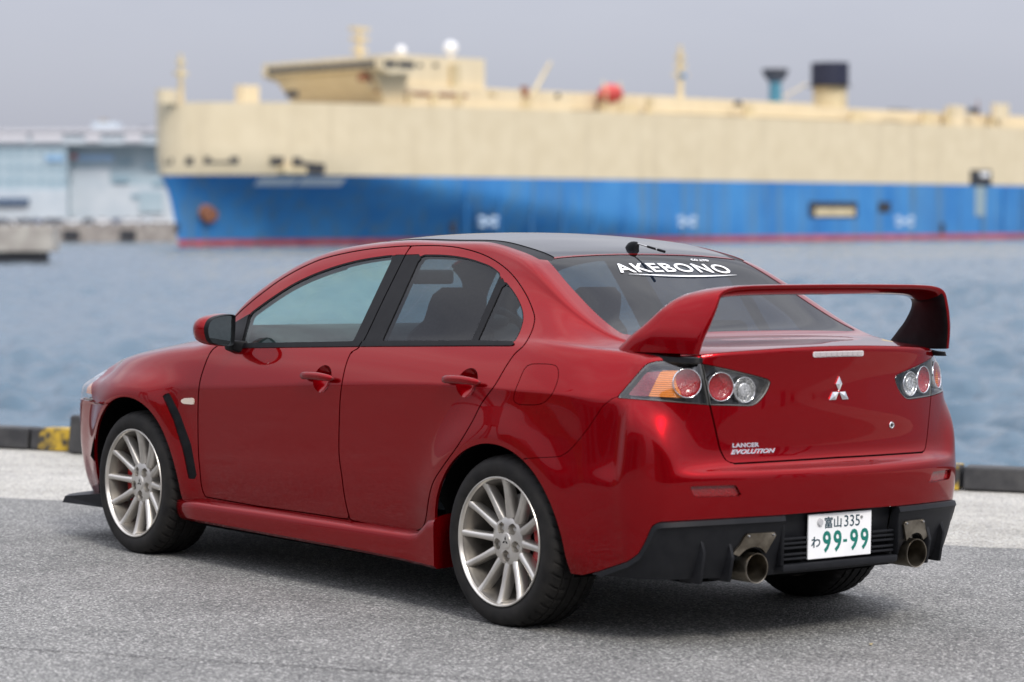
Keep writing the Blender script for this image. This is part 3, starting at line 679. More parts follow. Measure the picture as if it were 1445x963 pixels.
# underbody, wheel wells
un = MB(); un.box(-.70, .36, -.56, .56, .215, .30); un.box(.36, 3.30, -.60, .60, .165, .30); un.box(.47, 2.24, -.84, .84, .172, .26); un.box(-.84, -.702, -.24, .24, .235, .27)  # floor slab, set low and wide to block light under the car
un.build('underbody', M_DARK, car)
MB().tube([(-.60, .70, .36), (-.62, .3, .33), (-.62, -.3, .33), (-.60, -.70, .36)], .07, 14).build('muffler', M_BURNT, car, 40)
for s in (1, -1):
    for a in (ARCH_R, ARCH_F):
        n = 24; V = []; F = []
        for k in range(n+1):
            t = R(-12) + (math.pi + R(24))*k/n; c_, s_ = a[0] + (a[2]+.012)*math.cos(t), a[1] + (a[2]+.012)*math.sin(t)
            for yy in (.822 if s_ < .40 else .872, .74, .56): V.append((c_, s*yy, s_))
        F = [(3*k+j, 3*k+j+1, 3*k+j+4, 3*k+j+3) for k in range(n) for j in (0, 1)] + [tuple(3*k+2 for k in range(n+1))]
        mesh_obj('wheel_well', V, F, M_DARK, car)
# side skirts
for s in (1, -1):
    V = []; F = []; secs = []
    for x, yo, zt, zb in ((2.345, .850, .262, .192), (2.30, .868, .266, .185), (2.15, .872, .270, .184), (1.6, .872, .276, .182), (1.0, .872, .280, .180), (.66, .874, .283, .176), (.58, .875, .286, .173), (.53, .877, .296, .172), (.49, .881, .325, .171), (.455, .885, .350, .170), (.405, .890, .358, .170)):
        secs.append([(x, .78, zt+.03), (x, yo-.034, zt+.016), (x, yo-.008, zt+.004), (x, yo-.001, zt-.006), (x, yo, zt-.03), (x, yo-.006, zb+.012), (x, yo-.020, zb), (x, .74, zb+.004)])
    n = len(secs[0])
    for q in secs: V += [(a, s*b, c_) for a, b, c_ in q]
    for i in range(len(secs)-1):
        for j in range(n-1): F.append((i*n+j, i*n+j+1, (i+1)*n+j+1, (i+1)*n+j))
    F += [tuple(range(n)), tuple(range((len(secs)-1)*n, len(secs)*n))[::-1]]
    o = mesh_obj('side_skirt', V, F if s > 0 else [f[::-1] for f in F], M_RED, car, True); o.data.set_sharp_from_angle(angle=R(38))
# front splitter and grille mouth, front plate
sp = MB(); n = 24; ys = np.linspace(-.80, .80, n+1)
xf = [on_body((5, y*.93, .30), (-1, 0, 0))[0][0] for y in ys]
for i in range(n):
    a, b = ys[i], ys[i+1]; xa, xb = xf[i], xf[i+1]
    sp.prism([(xa-.30, a, .165), (xa+.040, a*1.06, .165), (xa+.030, a*1.05, .195), (xa-.30, a, .235)], [(xb-.30, b, .165), (xb+.040, b*1.06, .165), (xb+.030, b*1.05, .195), (xb-.30, b, .235)])
sp.build('splitter', M_PLAS, bumpf, 40)
MB().box(3.545, 3.585, -.36, .36, .27, .60).build('grille', M_TRIM, bumpf, None, .02)
MB().box(3.60, 3.63, -.165, .165, .40, .565).build('plate_mount', M_TRIM, bumpf, None, .004)
MB().box(3.57, 3.61, -.10, .10, .44, .54).build('plate_bracket', M_TRIM, bumpf)

# ------------------------------------------------------------------ wheels
def tyre_mesh():
    prof = [(.236,-.010),(.243,-.004),(.252,.001),(.262,.0045),(.275,.0062),(.288,.005),(.300,.001),(.309,-.0055),(.3155,-.0125),(.3195,-.0205),(.3225,-.029),(.3238,-.040),
            (.3250,-.0535),(.3195,-.0545),(.3195,-.0625),(.3256,-.0635),(.3262,-.093),(.3195,-.094),(.3195,-.104),(.3264,-.105),(.3264,-.139),(.3195,-.140),(.3195,-.150),(.3262,-.151),(.3256,-.180),(.3195,-.181),(.3195,-.189),(.3250,-.190),(.3225,-.213),(.3155,-.230),(.300,-.243),(.275,-.249),(.250,-.245),(.236,-.236)]
    n = 264; V = []; F = []; m = len(prof)
    for i, (r, h) in enumerate(prof):
        for k in range(n):
            rr = r
            if 8 <= i <= 12 or 27 <= i <= 29:
                if k % 6 == 0: rr -= .0065 if i > 8 else .003
            elif i in (15, 16, 23, 24) and (k+3) % 6 == 0: rr -= .0045
            t = 2*math.pi*(k + (.6*(i-8) if 8 <= i <= 12 else 0))/n
            V.append((rr*math.cos(t), h, max(rr*math.sin(t), -.318)))
    for i in range(m-1):
        for k in range(n): F.append((i*n+k, i*n+(k+1) % n, (i+1)*n+(k+1) % n, (i+1)*n+k))
    return V, F
def wheel(name, front):
    root = empty(name, (0, 0, 0), car)
    V, F = tyre_mesh(); t = mesh_obj('tyre', V, F, M_RUB, root, True); t.data.set_sharp_from_angle(angle=R(40))
    rim = MB()
    rim.lathe([(.236,-.012),(.2435,-.004),(.2455,.0005),(.2440,.0035),(.2405,.0040),(.2375,.0015),(.2350,-.006),(.2335,-.010)], 96)
    ro = rim.build('rim', M_RIM, root, 40)
    MB().lathe([(.2334,-.010),(.2290,-.014),(.2255,-.024),(.2224,-.034),(.2190,-.05),(.2155,-.09),(.2130,-.20),(.222,-.232),(.236,-.236)], 96).build('rim_barrel', M_BARREL, root, 40)
    # hub with recessed lug holes
    nr, na = 34, 140; V = []; F = []
    for i in range(nr+1):
        r = .098*i/nr
        for k in range(na):
            a = 2*math.pi*k/na; x, z = r*math.cos(a), r*math.sin(a)
            h = -.036 - .010*max(0, (r-.045)/.05)**2
            for q in range(5):
                aq = R(90+36) + q*R(72); d = math.hypot(x-.057*math.cos(aq), z-.057*math.sin(aq))
                if d < .0205: h = -.064 + .004*(d < .0095)*1.5
            if r < .029: h = max(h, -.0335)
            if r > .090: h -= .03*((r-.09)/.008)
            V.append((x, h, z))
    F = [(i*na+k, (i+1)*na+k, (i+1)*na+(k+1) % na, i*na+(k+1) % na) for i in range(nr) for k in range(na)]
    h = mesh_obj('hub', V, [f[::-1] for f in F], M_RIM, root, True); h.data.set_sharp_from_angle(angle=R(35))
    for q in range(5):
        aq = R(90+36) + q*R(72); MB().lathe([(.001,-.049),(.008,-.049),(.0095,-.051),(.0095,-.064)], 6, 'y', (.057*math.cos(aq), 0, .057*math.sin(aq))).build('lug_nut', M_STEEL, root, 30)
    MB().lathe([(.001,-.0315),(.022,-.0318),(.0265,-.0325),(.028,-.035)], 32).build('centre_cap', M_RIM, root, 30)
    for q in range(3):      # three-bladed mark on the cap
        a = R(90) + q*R(120); d = np.array([math.cos(a), math.sin(a)]); e = np.array([-d[1], d[0]])
        pts = [d*.001, d*.0085+e*.0042, d*.018, d*.0085-e*.0042]
        MB().prism([(p[0], -.0322, p[1]) for p in pts], [(p[0], -.0308, p[1]) for p in pts]).build('cap_mark', M_TRIM, root)
    for q in range(12):     # slim arched spokes
        a = R(2.5) + q*R(30); d = np.array([math.cos(a), 0, math.sin(a)]); e = np.array([-math.sin(a), 0, math.cos(a)]); V = []; F = []
        st = [(.080, .0165, -.044, .042), (.105, .0142, -.0375, .046), (.140, .0128, -.032, .046), (.175, .0124, -.0255, .044), (.205, .0128, -.0185, .040), (.226, .0138, -.0115, .034), (.2365, .0150, -.0070, .024)]
        for r, hw, yf, th in st:
            for (u, v) in ((-1.12, -th), (-1.0, -.006), (-.72, -.0008), (0, .0012), (.72, -.0008), (1.0, -.006), (1.12, -th)): V.append(d*r + e*hw*u + np.array([0, yf+v, 0]))
        n = 7
        for i in range(len(st)-1):
            for j in range(n): F.append((i*n+j, i*n+(j+1) % n, (i+1)*n+(j+1) % n, (i+1)*n+j))
        F += [tuple(range(n))[::-1], tuple(range((len(st)-1)*n, len(st)*n))]
        o = mesh_obj('spoke', V, F, M_RIM, root, True); o.data.set_sharp_from_angle(angle=R(50))
    MB().lathe([(.07,-.110),(.172,-.110),(.174,-.112),(.174,-.132),(.172,-.134),(.07,-.134),(.066,-.085),(.02,-.085)], 72).build('brake_disc', M_DISC, root, 30)
    c0 = R(0) if front else R(180); mb = MB(); A = []; B = []
    for t in np.linspace(-.55, .55, 9): A.append((.192*math.cos(c0+t), -.082, .192*math.sin(c0+t)))
    for t in np.linspace(.55, -.55, 9): A.append((.115*math.cos(c0+t), -.078, .115*math.sin(c0+t)))
    B = [(x, -.150, z) for x, y, z in A]
    mb.prism(A, B); mb.build('caliper', M_CAL, root, 30, .006)
    MB().tube([(0, -.13, 0), (0, -.35, 0)], .05, 16).build('axle_hub', M_DARK, root)
    MB().tube([(.05, -.2375, .285), (.052, -.2375, .286)], .004, 8).build('valve', M_DARK, root)
    return root
for front, wx in ((False, 0.0), (True, 2.65)):
    src = wheel('wheel', front); src.location = (wx, .889, .318)
    o = src.copy(); C.objects.link(o); o.location = (wx, -.889, .318); o.rotation_euler = (0, 0, math.pi); o.parent = car
    for ch in src.children:
        c = ch.copy(); C.objects.link(c); c.parent = o
        if ch.name.startswith('caliper'): c.matrix_parent_inverse = Matrix.Rotation(math.pi, 4, 'Y')
# ------------------------------------------------------------------ door handles with their bowls
for s, k in ((1, 0), (-1, 1)):
    for cx, cz, door in ((1.190, .872, df[k]), (.222, .908, dr[k])):
        V = []; F = []; n = 36; rings = 9
        for i in range(rings+1):
            q = i/rings
            for j in range(n):
                a = 2*math.pi*j/n; x, z = cx + .062*q*math.cos(a), cz - .006 + .056*q*math.sin(a)
                P, nn = on_body((x, 2*s, z), (0, -s, 0)); V.append((x, P[1] + s*(.0012 - .034*(1-q**2.2)*(1.0 if q < 1 else 0)), z))
        F = [(i*n+j, i*n+(j+1) % n, (i+1)*n+(j+1) % n, (i+1)*n+j) for i in range(rings) for j in range(n)]
        mesh_obj('handle_bowl', V, F if s < 0 else [f[::-1] for f in F], M_RED, door, True)
        V = []; F = []; n = 14; m = 21
        for i in range(m):
            q = i/(m-1)*2-1; x = cx + .014 - .122*q; P, nn = on_body((x, 2*s, cz), (0, -s, 0))
            off = .030 - .012*abs(q)**3.5; hh = (.0165 if q < .2 else .0165-.004*(q-.2))*max(.05, (1-abs(q)**8))**.5; th = .011*max(.05, (1-abs(q)**8))**.5
            zc = cz + .006*(1-q*q) - (.010*(q < 0))*0
            for j in range(n):
                a = 2*math.pi*j/n; V.append((x, P[1] + s*(off + th*math.cos(a)), zc + hh*math.sin(a)))
        F = [(i*n+j, i*n+(j+1) % n, (i+1)*n+(j+1) % n, (i+1)*n+j) for i in range(m-1) for j in range(n)] + [tuple(range(n)), tuple(range((m-1)*n, m*n))[::-1]]
        h = mesh_obj('door_handle', V, F if s < 0 else [f[::-1] for f in F], M_RED, door, True)
# ------------------------------------------------------------------ rear wing
def wing():
    st = [(0, 1.283, -.715, -.895, 0, .0165), (.25, 1.282, -.711, -.890, 1, .0165), (.43, 1.279, -.702, -.880, 4, .017), (.535, 1.271, -.690, -.872, 14, .019),
          (.610, 1.251, -.668, -.868, 40, .021), (.655, 1.212, -.634, -.866, 64, .022), (.685, 1.155, -.575, -.858, 74, .022), (.705, 1.105, -.512, -.845, 79, .021), (.716, 1.050, -.450, -.832, 80, .019)]
    K = catmull(np.array(st), 6)
    K = np.vstack([K[::-1][:-1]*1, K*[1, 1, 1, 1, 1, 1]]) if False else K
    prof = [(0, 0), (.04, .42), (.14, .72), (.36, .98), (.66, 1.02), (.93, .92), (.99, .75), (1.0, .45), (.985, .1), (.90, -.45), (.70, -1.0), (.42, -1.15), (.14, -.75), (.03, -.35)]
    def ring(k, s):
        y, z, xf, xr, ph, t = k; ph = R(ph); n = np.array([0, s*math.sin(ph), math.cos(ph)]); out = []
        kick = .016*math.cos(ph)
        for c, h in prof: out.append(np.array([xf + (xr-xf)*c, s*(y - .085*math.sin(ph)**2*max(0, c-.15)), z + kick*(c-.5)]) + n*t*h)
        return out
    V = []
    rows = [ring(k, 1) for k in K[::-1]] + [ring(k, -1) for k in K[1:]]
    n = len(prof)
    for r in rows: V += r
    F = [(i*n+j, (i+1)*n+j, (i+1)*n+(j+1) % n, i*n+(j+1) % n) for i in range(len(rows)-1) for j in range(n)]
    F += [tuple(range(n)), tuple(range((len(rows)-1)*n, len(rows)*n))[::-1]]
    o = mesh_obj('rear_wing', V, F, [M_RED, M_TRIM], car, True); me = o.data; nr = len(rows)-1
    legs = [k_[4] > 30 for k_ in K[::-1]] + [k_[4] > 30 for k_ in K[1:]]
    for fi in range(nr*n):          # the inner faces of the legs are black
        if legs[fi//n] and legs[fi//n+1] and fi % n >= 8: me.polygons[fi].material_index = 1; o.data.set_sharp_from_angle(angle=R(48))
    for s in (1, -1):
        pts = [(-.47, .712), (-.50, .728), (-.70, .705), (-.815, .668), (-.835, .630), (-.79, .615), (-.52, .670)]
        A = []; B = []
        for x, y in roundpoly(pts, .02, 4):
            P, _ = on_body((x, s*y, 2), (0, 0, -1)); zz = max(P[2], 1.028) if P is not None else 1.035
            A.append((x, s*y, zz-.004)); B.append((x+.004, s*y*.995, max(zz+.003, 1.040)))
        MB().prism(A, B).build('foot_pad', M_TRIM, o, 40)
wing()

# ------------------------------------------------------------------ mirrors
for s in (1, -1):
    Pm = hit(306, 467, 1, .945); cy, cz, x0 = Pm[1], Pm[2], Pm[0]-.015
    face = [(-.092,.082),(-.02,.080),(.040,.062),(.066,.025),(.064,-.022),(.040,-.060),(-.02,-.076),(-.080,-.078),(-.096,-.05),(-.100,.05)]
    face = catmull(np.array(face)*.82, 4, True); n = len(face)
    mr = empty('wing_mirror', (0, 0, 0), car)
    def loft(secs, name, m, cap=True):
        V = []; F = []
        for dx, sc_, ou, ov in secs:
            for u, v in face: V.append((x0+dx, s*(cy + ou + u*sc_), cz + ov + v*sc_))
        for i in range(len(secs)-1):
            for j in range(n): F.append((i*n+j, i*n+(j+1) % n, (i+1)*n+(j+1) % n, (i+1)*n+j))
        if cap: F += [tuple(range((len(secs)-1)*n, len(secs)*n))]
        bm = bmesh.new(); vs = [bm.verts.new(v) for v in V]
        for f in F: bm.faces.new([vs[i] for i in f])
        return bm_obj(name, bm, m, mr, 45)
    loft([(.020,.90,0,0),(.010,.93,0,0),(-.004,.985,0,0),(-.004,1.0,0,0),(.004,1.015,.001,0),(.022,1.03,.003,0)], 'mirror_bezel', M_TRIM, False)
    loft([(.022,1.025,.003,0),(.045,1.05,.008,0),(.075,1.03,.012,0),(.105,.92,.012,0),(.13,.70,.006,0),(.145,.35,0,0)], 'mirror_cap', M_RED)
    loft([(.012,.93,0,0),(.012,.02,0,0)], 'mirror_glass', mat('mirror_glass', (.55, .62, .64), .02, 1.0))
    b = MB(); b.prism([(x0+.02, s*(cy-.085), cz-.085), (x0+.09, s*(cy-.085), cz-.085), (x0+.09, s*(cy-.085), cz-.045), (x0+.02, s*(cy-.085), cz-.045)],
                      [(x0-.02, s*.800, cz-.105), (x0+.10, s*.800, cz-.105), (x0+.10, s*.800, cz-.045), (x0-.02, s*.800, cz-.045)])
    b.build('mirror_arm', M_TRIM, mr, 40, .008)

# ------------------------------------------------------------------ antenna, brake light, lock, emblem
an = empty('antenna', (0, 0, 0), car)
P, n = on_body((.268, .012, 3), (0, 0, -1))
mb = MB().lathe([(.001, .034), (.012, .0325), (.021, .026), (.026, .014), (.029, 0), (.030, -.01)], 24, 'z', (0, 0, 0)); mb.V = [(P[0] + v[0]*1.35 - .4*max(v[2], 0), P[1] + v[1]*.65, P[2] + v[2]*.9) for v in mb.V]; mb.build('antenna_base', M_TRIM, an, 50)
a0 = np.array([P[0]-.012, P[1], P[2]+.026]); a1 = hit(938, 355.5, 1, P[1])
MB().tube([a0, a0+(a1-a0)*.5], .0032, 8).build('mast', M_STEEL, an, 60); MB().tube([a0+(a1-a0)*.45, a0+(a1-a0)*.72], .0048, 8).build('mast_sleeve', M_TRIM, an, 60)
MB().tube([a0+(a1-a0)*.72, a0+(a1-a0)*.80], .0032, 8).build('mast', M_STEEL, an, 60); MB().tube([a0+(a1-a0)*.78, a1], .0055, 8).build('mast_tip', M_TRIM, an, 60)
def decal_pts(poly, thick, depth=.002, c=None):
    """closed outline (y,z) laid on the tail surface with a thickness"""
    A = []; B = []
    for y, z in poly:
        P, n = on_body((-3, y, z), (1, 0, 0)); B.append(P + n*0 + np.array([depth, 0, 0])); A.append(P - np.array([thick, 0, 0]))
    return A, B
M_BCELL = mat('brake_cell', (.55, .50, .50), .12, .3, .6)
bl = empty('brake_light', (0, 0, 0), lidp)
A, B = decal_pts(roundpoly([(.132, 1.036), (.132, 1.057), (-.132, 1.057), (-.132, 1.036)], .009, 4), .004); MB().prism(A, B).build('lens', mat('brake_lens', (.62, .58, .58), .2, 0, .5), bl, 40)
for i in range(9):
    y = -.112 + .028*i; A, B = decal_pts([(y-.0132, 1.0395), (y-.0132, 1.0535), (y+.0132, 1.0535), (y+.0132, 1.0395)], .0052); MB().prism(A, B).build('lamp_cell', M_BCELL, bl)
em = empty('emblem', (0, 0, 0), lidp); sE = .0335; cyE, czE = -.004, .9065
for q in range(3):
    a = R(90 + 120*q); d = np.array([math.cos(a), math.sin(a)]); e = np.array([-d[1], d[0]]); L = sE*math.sqrt(3)
    pts = [d*.0012, d*L*.5 + e*sE*.5, d*L, d*L*.5 - e*sE*.5]; pts = [np.array([cyE, czE]) + p for p in pts]
    A, B = decal_pts(pts, .004); cen = np.mean(A, 0) - np.array([.004, 0, 0]); V = list(A) + list(B) + [cen]
    MB().add(V, [(0, 1, 8), (1, 2, 8), (2, 3, 8), (3, 0, 8)] + [(i, 4+i, 4+(i+1) % 4, (i+1) % 4) for i in range(4)]).build('diamond', M_CHROME, em)
P, n = on_body((-3, -.306, .771), (1, 0, 0)); lk = MB(); lk.lathe([(.013, .004), (.0135, -.003), (.012, -.005), (.0085, -.005), (.0075, -.003), (.001, -.003)], 28, 'x', tuple(P)); lk.build('key_lock', M_CHROME, lidp, 40)
MB().box(P[0]-.0045, P[0]-.002, P[1]-.0035, P[1]+.0035, P[2]-.005, P[2]+.006).build('keyhole', M_DARK, lidp)

# ------------------------------------------------------------------ lettering
def text_tris(txt, size=1.0, shear=0.0, spacing=1.0, extrude=0.0, bold=0.0):
    cu = bpy.data.curves.new('t', 'FONT'); cu.body = txt; cu.size = size; cu.shear = shear; cu.space_character = spacing; cu.offset = bold; cu.resolution_u = 3; cu.align_x = 'LEFT'
    o = bpy.data.objects.new('t', cu); C.objects.link(o); dg = bpy.context.evaluated_depsgraph_get(); me = bpy.data.meshes.new_from_object(o.evaluated_get(dg))
    V = np.array([v.co[:] for v in me.vertices]).reshape(-1, 3); F = [tuple(p.vertices) for p in me.polygons]
    bpy.data.objects.remove(o); bpy.data.curves.remove(cu); bpy.data.meshes.remove(me); return V, F
def lettering(name, txt, fmap, m, parent, w, h, shear=0.0, spacing=1.0, bold=0.0, offs=.0016):
    """text scaled into a w x h box, every vertex mapped by fmap(u, v) to a point and its normal; front sheet plus a short edge"""
    V, F = text_tris(txt, 1.0, shear, spacing, bold=bold)
    if len(V) == 0: return None
    mn, mx_ = V.min(0), V.max(0); U = (V[:, 0]-mn[0])/(mx_[0]-mn[0])*w; Vv = (V[:, 1]-mn[1])/(mx_[1]-mn[1])*h
    A = []; B = []
    for u, v in zip(U, Vv):
        P, n = fmap(u, v); A.append(P + n*offs); B.append(P - n*.0005)
    k = len(A); E = {}
    for f in F:
        for i in range(len(f)):
            a, b = f[i], f[(i+1) % len(f)]; key = (min(a, b), max(a, b)); E.setdefault(key, []).append((a, b))
    FF = list(F) + [(e[0][0], e[0][1], e[0][1]+k, e[0][0]+k) for e in E.values() if len(e) == 1]
    bm = bmesh.new(); vs = [bm.verts.new(v) for v in A+B]
    for f in FF:
        try: bm.faces.new([vs[i] for i in f])
        except ValueError: pass
    return bm_obj(name, bm, m, parent)
M_BADGE = mat('badge_silver', (.72, .70, .76), .25, .75)
def tail_map(y0, z0, dz=0.0):
    def f(u, v):
        P, n = on_body((-3, y0-u, z0 + v + dz*u), (1, 0, 0)); return P, n
    return f
lettering('badge_lettering', 'LANCER', tail_map(.494, .7165), M_BADGE, lidp, .116, .0160, .0, 1.1, .045, .003)
lettering('badge_lettering', 'EVOLUTION', tail_map(.502, .6925), M_BADGE, lidp, .198, .0170, .35, 1.0, .045, .003)
def win_map(y0, x0):
    def f(u, v):      # v runs up the slope of the rear window
        y = y0-u; x = x0 + v*.89; P, n = on_body((x, y, 3), (0, 0, -1)); return P, n
    return f
lettering('window_sticker', 'AKEBONO', win_map(.255, .052), M_WHITE, rwin, .605, .074, 0, 1.12, .012)
lettering('window_sticker', 'CO.,LTD', win_map(-.205, .142), M_WHITE, rwin, .095, .020, 0, 1.1, .01)
sw = []; sb = []
for i in range(41):
    t = i/40; u = .03 + .58*t; h = -.030*math.sin(math.pi*t); th = .0012 + .011*math.sin(math.pi*t)
    for q, lst in ((0, sw), (1, sb)):
        P, n = win_map(.255, .052)(u, -.012 + h + (th if q else 0)); lst.append(P + n*.0016)
mesh_obj('window_sticker', sw + sb, [(i, i+1, 42+i, 41+i) for i in range(40)], M_WHITE, rwin)

# ------------------------------------------------------------------ number plate
npl = empty('number_plate', (0, 0, 0), car); PX, PZ = -.9035, .3795
MB().box(PX-.004, PX+.004, -.165, .165, PZ-.0825, PZ+.0825).build('plate', noise_col(mat('plate_white', (.82, .83, .83), .35), (.78, .79, .79), (.86, .86, .86), 8), npl, None, .002)
MB().box(PX+.004, -.87, -.12, .12, PZ-.06, PZ+.07).build('plate_bracket', M_TRIM, npl)
def plate_map(y0, z0):
    return lambda u, v: (np.array([PX-.0042, y0-u, PZ+z0+v]), np.array([-1., 0, 0]))
M_PDK = mat('plate_dark_green', (.002, .035, .055), .45)
lettering('plate_lettering', '富山', plate_map(.083, .0275), M_PDK, npl, .088, .043, 0, 1, .012, .001)
lettering('plate_lettering', '335', plate_map(-.020, .0285), M_PDK, npl, .082, .042, 0, 1.0, .0, .001)
lettering('plate_lettering', 'わ', plate_map(.150, -.040), M_PDK, npl, .046, .040, 0, 1, .012, .001)
for y0 in (.091, .035, -.052, -.108): lettering('plate_lettering', '9', plate_map(y0, -.062), M_GREEN, npl, .042, .080, 0, 1, .022, .001)
MB().box(PX-.0052, PX-.004, -.036, -.016, PZ-.028, PZ-.018).build('plate_lettering', M_GREEN, npl)
MB().lathe([(.001, -.012), (.012, -.0118), (.0145, -.008), (.015, -.003)], 24, 'x', (PX, .108, PZ+.052)).build('seal', mat('seal_alloy', (.55, .55, .56), .4, .3), npl, 40)
MB().lathe([(.001, -.009), (.005, -.0085), (.006, -.004)], 16, 'x', (PX, -.110, PZ+.060)).build('bolt', M_STEEL, npl, 40)

# ------------------------------------------------------------------ interior
MB().box(.2, 2.2, -.74, .74, .30, .38).build('cabin_floor', M_INT, car)
MB().box(-.42, .18, -.60, .60, .93, 1.00).build('parcel_shelf', M_INT, car, None, .02)
dsh = MB(); ds = [(2.22, .90), (2.15, 1.02), (1.98, 1.055), (1.80, 1.04), (1.70, .98), (1.68, .80), (1.9, .55), (2.2, .55)]
dsh.prism([(x, -.735, z) for x, z in ds], [(x, .735, z) for x, z in ds]); dsh.build('dashboard', M_INT, car, 40, .03, 3)
MB().prism([(1.93, -.22, 1.05), (1.76, -.22, 1.04), (1.74, -.22, 1.085), (1.86, -.22, 1.10)], [(1.93, -.56, 1.05), (1.76, -.56, 1.04), (1.74, -.56, 1.085), (1.86, -.56, 1.10)]).build('instrument_hood', M_INT, car, 40, .015)
swm = MB(); swm.tube([np.array([1.60, -.38, .955]) + .185*(math.cos(t)*np.array([0, 1, 0]) + math.sin(t)*np.array([.36, 0, .93])) for t in np.linspace(0, 2*math.pi, 33)], .016, 10, False)
for t in (0, math.pi, -math.pi/2): swm.tube([np.array([1.63, -.38, .945]), np.array([1.60, -.38, .955]) + .18*(math.cos(t)*np.array([0, 1, 0]) + math.sin(t)*np.array([.36, 0, .93]))], .013, 8)
swm.tube([(1.61, -.38, .95), (1.8, -.38, .9)], .04, 12); swm.build('steering_wheel', M_INT, car, 50)
def seat(x, y, wd, top, rake, head):
    o = empty('seat', (0, 0, 0), car)
    c = MB(); c.box(x+.03, x+.55, y-wd, y+wd, .48, .62); c.build('seat_cushion', M_SEAT, o, 60, .05, 3)
    K = [(.58, wd*.92, .075), (.75, wd, .08), (.95, wd*.98, .075), (1.06, wd*.80, .065), (1.11, wd*.56, .06), (1.18, wd*.52, .062), (top-.03, wd*.48, .058), (top, wd*.36, .03)] if head else [(.58, wd, .07), (.75, wd, .075), (.92, wd, .07), (top, wd*.97, .04)]
    V = []; F = []; n = 20
    for z, hw, th in K:
        for j in range(n):
            a = 2*math.pi*j/n; ca, sa = math.cos(a), math.sin(a); V.append((x - rake*(z-.58) + th*np.sign(ca)*abs(ca)**.6, y + hw*np.sign(sa)*abs(sa)**.55, z))
    F = [(i*n+j, i*n+(j+1) % n, (i+1)*n+(j+1) % n, (i+1)*n+j) for i in range(len(K)-1) for j in range(n)] + [tuple(range(n))[::-1], tuple(range((len(K)-1)*n, len(K)*n))]
    bm = bmesh.new(); vs = [bm.verts.new(v) for v in V]
    for f in F: bm.faces.new([vs[i] for i in f])
    bm_obj('seat_back', bm, M_SEAT, o, 70)
for y in (.37, -.37): seat(1.12, y, .25, 1.245, .30, True)
seat(.36, 0, .62, 1.0, .30, False)
for y in (.37, -.37):
    h = MB(); h.box(.10, .19, y-.13, y+.13, 1.00, 1.13); h.build('headrest', M_SEAT, car, 60, .035, 3)
P = hit(611, 391, 1, -.02)
rm = MB(); rm.box(P[0]-.015, P[0]+.02, P[1]-.11, P[1]+.11, P[2]-.032, P[2]+.032); rm.build('cabin_mirror', M_INT, car, 60, .014, 3)
print('cabin mirror', P)
# ------------------------------------------------------------------ quay: asphalt, concrete strip, kerb blocks
QA = math.atan2(3.65, 5.58); QD = np.array([math.cos(QA), math.sin(QA), 0]); QN = np.array([math.sin(QA), -math.cos(QA), 0])   # along the quay, towards the water
def qp(a, b, z=0.0): return tuple(QD*a + QN*b + np.array([0, 0, z]))
def ground_mat(name, stops, speck, dark, scale, bump):
    m = mat(name, (.2, .2, .2), .85); n = m.node_tree.nodes; l = m.node_tree.links; b = n['Principled BSDF']; t = n.new('ShaderNodeTexCoord')
    def noise(s, d=4, r=.6): q = n.new('ShaderNodeTexNoise'); q.inputs['Scale'].default_value = s; q.inputs['Detail'].default_value = d; q.inputs['Roughness'].default_value = r; l.new(t.outputs['Object'], q.inputs['Vector']); return q
    def ramp(src, pts):
        r = n.new('ShaderNodeValToRGB'); e = r.color_ramp.elements
        while len(e) < len(pts): e.new(.5)
        for i, (p, c) in enumerate(pts): e[i].position = p; e[i].color = (*c, 1)
        l.new(src, r.inputs['Fac']); return r
    big = noise(.55, 5); base = ramp(big.outputs['Fac'], stops)
    v = n.new('ShaderNodeTexVoronoi'); v.inputs['Scale'].default_value = scale; v.inputs['Randomness'].default_value = 1; l.new(t.outputs['Object'], v.inputs['Vector'])
    sp = n.new('ShaderNodeSeparateColor'); l.new(v.outputs['Color'], sp.inputs['Color'])
    g = ramp(sp.outputs['Red'], dark)                                    # each stone its own tone
    mu = n.new('ShaderNodeMixRGB'); mu.blend_type = 'MULTIPLY'; mu.inputs['Fac'].default_value = 1; l.new(base.outputs['Color'], mu.inputs['Color1']); l.new(g.outputs['Color'], mu.inputs['Color2'])
    s2 = ramp(sp.outputs['Green'], [(0, (0, 0, 0)), (1-speck-.02, (0, 0, 0)), (1-speck, (1, 1, 1)), (1, (1, 1, 1))])
    mx2 = n.new('ShaderNodeMixRGB'); mx2.inputs['Color2'].default_value = (.52, .51, .48, 1); l.new(s2.outputs['Color'], mx2.inputs['Fac']); l.new(mu.outputs['Color'], mx2.inputs['Color1'])
    edge = ramp(v.outputs['Distance'], [(0, (1, 1, 1)), (.35, (1, 1, 1)), (.75, (.40, .40, .41)), (1, (.3, .3, .3))])
    mu2 = n.new('ShaderNodeMixRGB'); mu2.blend_type = 'MULTIPLY'; mu2.inputs['Fac'].default_value = .8; l.new(mx2.outputs['Color'], mu2.inputs['Color1']); l.new(edge.outputs['Color'], mu2.inputs['Color2'])
    st = noise(2.3, 6, .7); stn = ramp(st.outputs['Fac'], [(.30, (.80, .80, .80)), (.62, (1.07, 1.07, 1.07))]); mu3 = n.new('ShaderNodeMixRGB'); mu3.blend_type = 'MULTIPLY'; mu3.inputs['Fac'].default_value = 1
    l.new(mu2.outputs['Color'], mu3.inputs['Color1']); l.new(stn.outputs['Color'], mu3.inputs['Color2']); l.new(mu3.outputs['Color'], b.inputs['Base Color'])
    bp = n.new('ShaderNodeBump'); bp.inputs['Strength'].default_value = bump; bp.inputs['Distance'].default_value = .004; bp.invert = True
    l.new(v.outputs['Distance'], bp.inputs['Height']); l.new(bp.outputs['Normal'], b.inputs['Normal']); b.inputs['Roughness'].default_value = .8
    return m
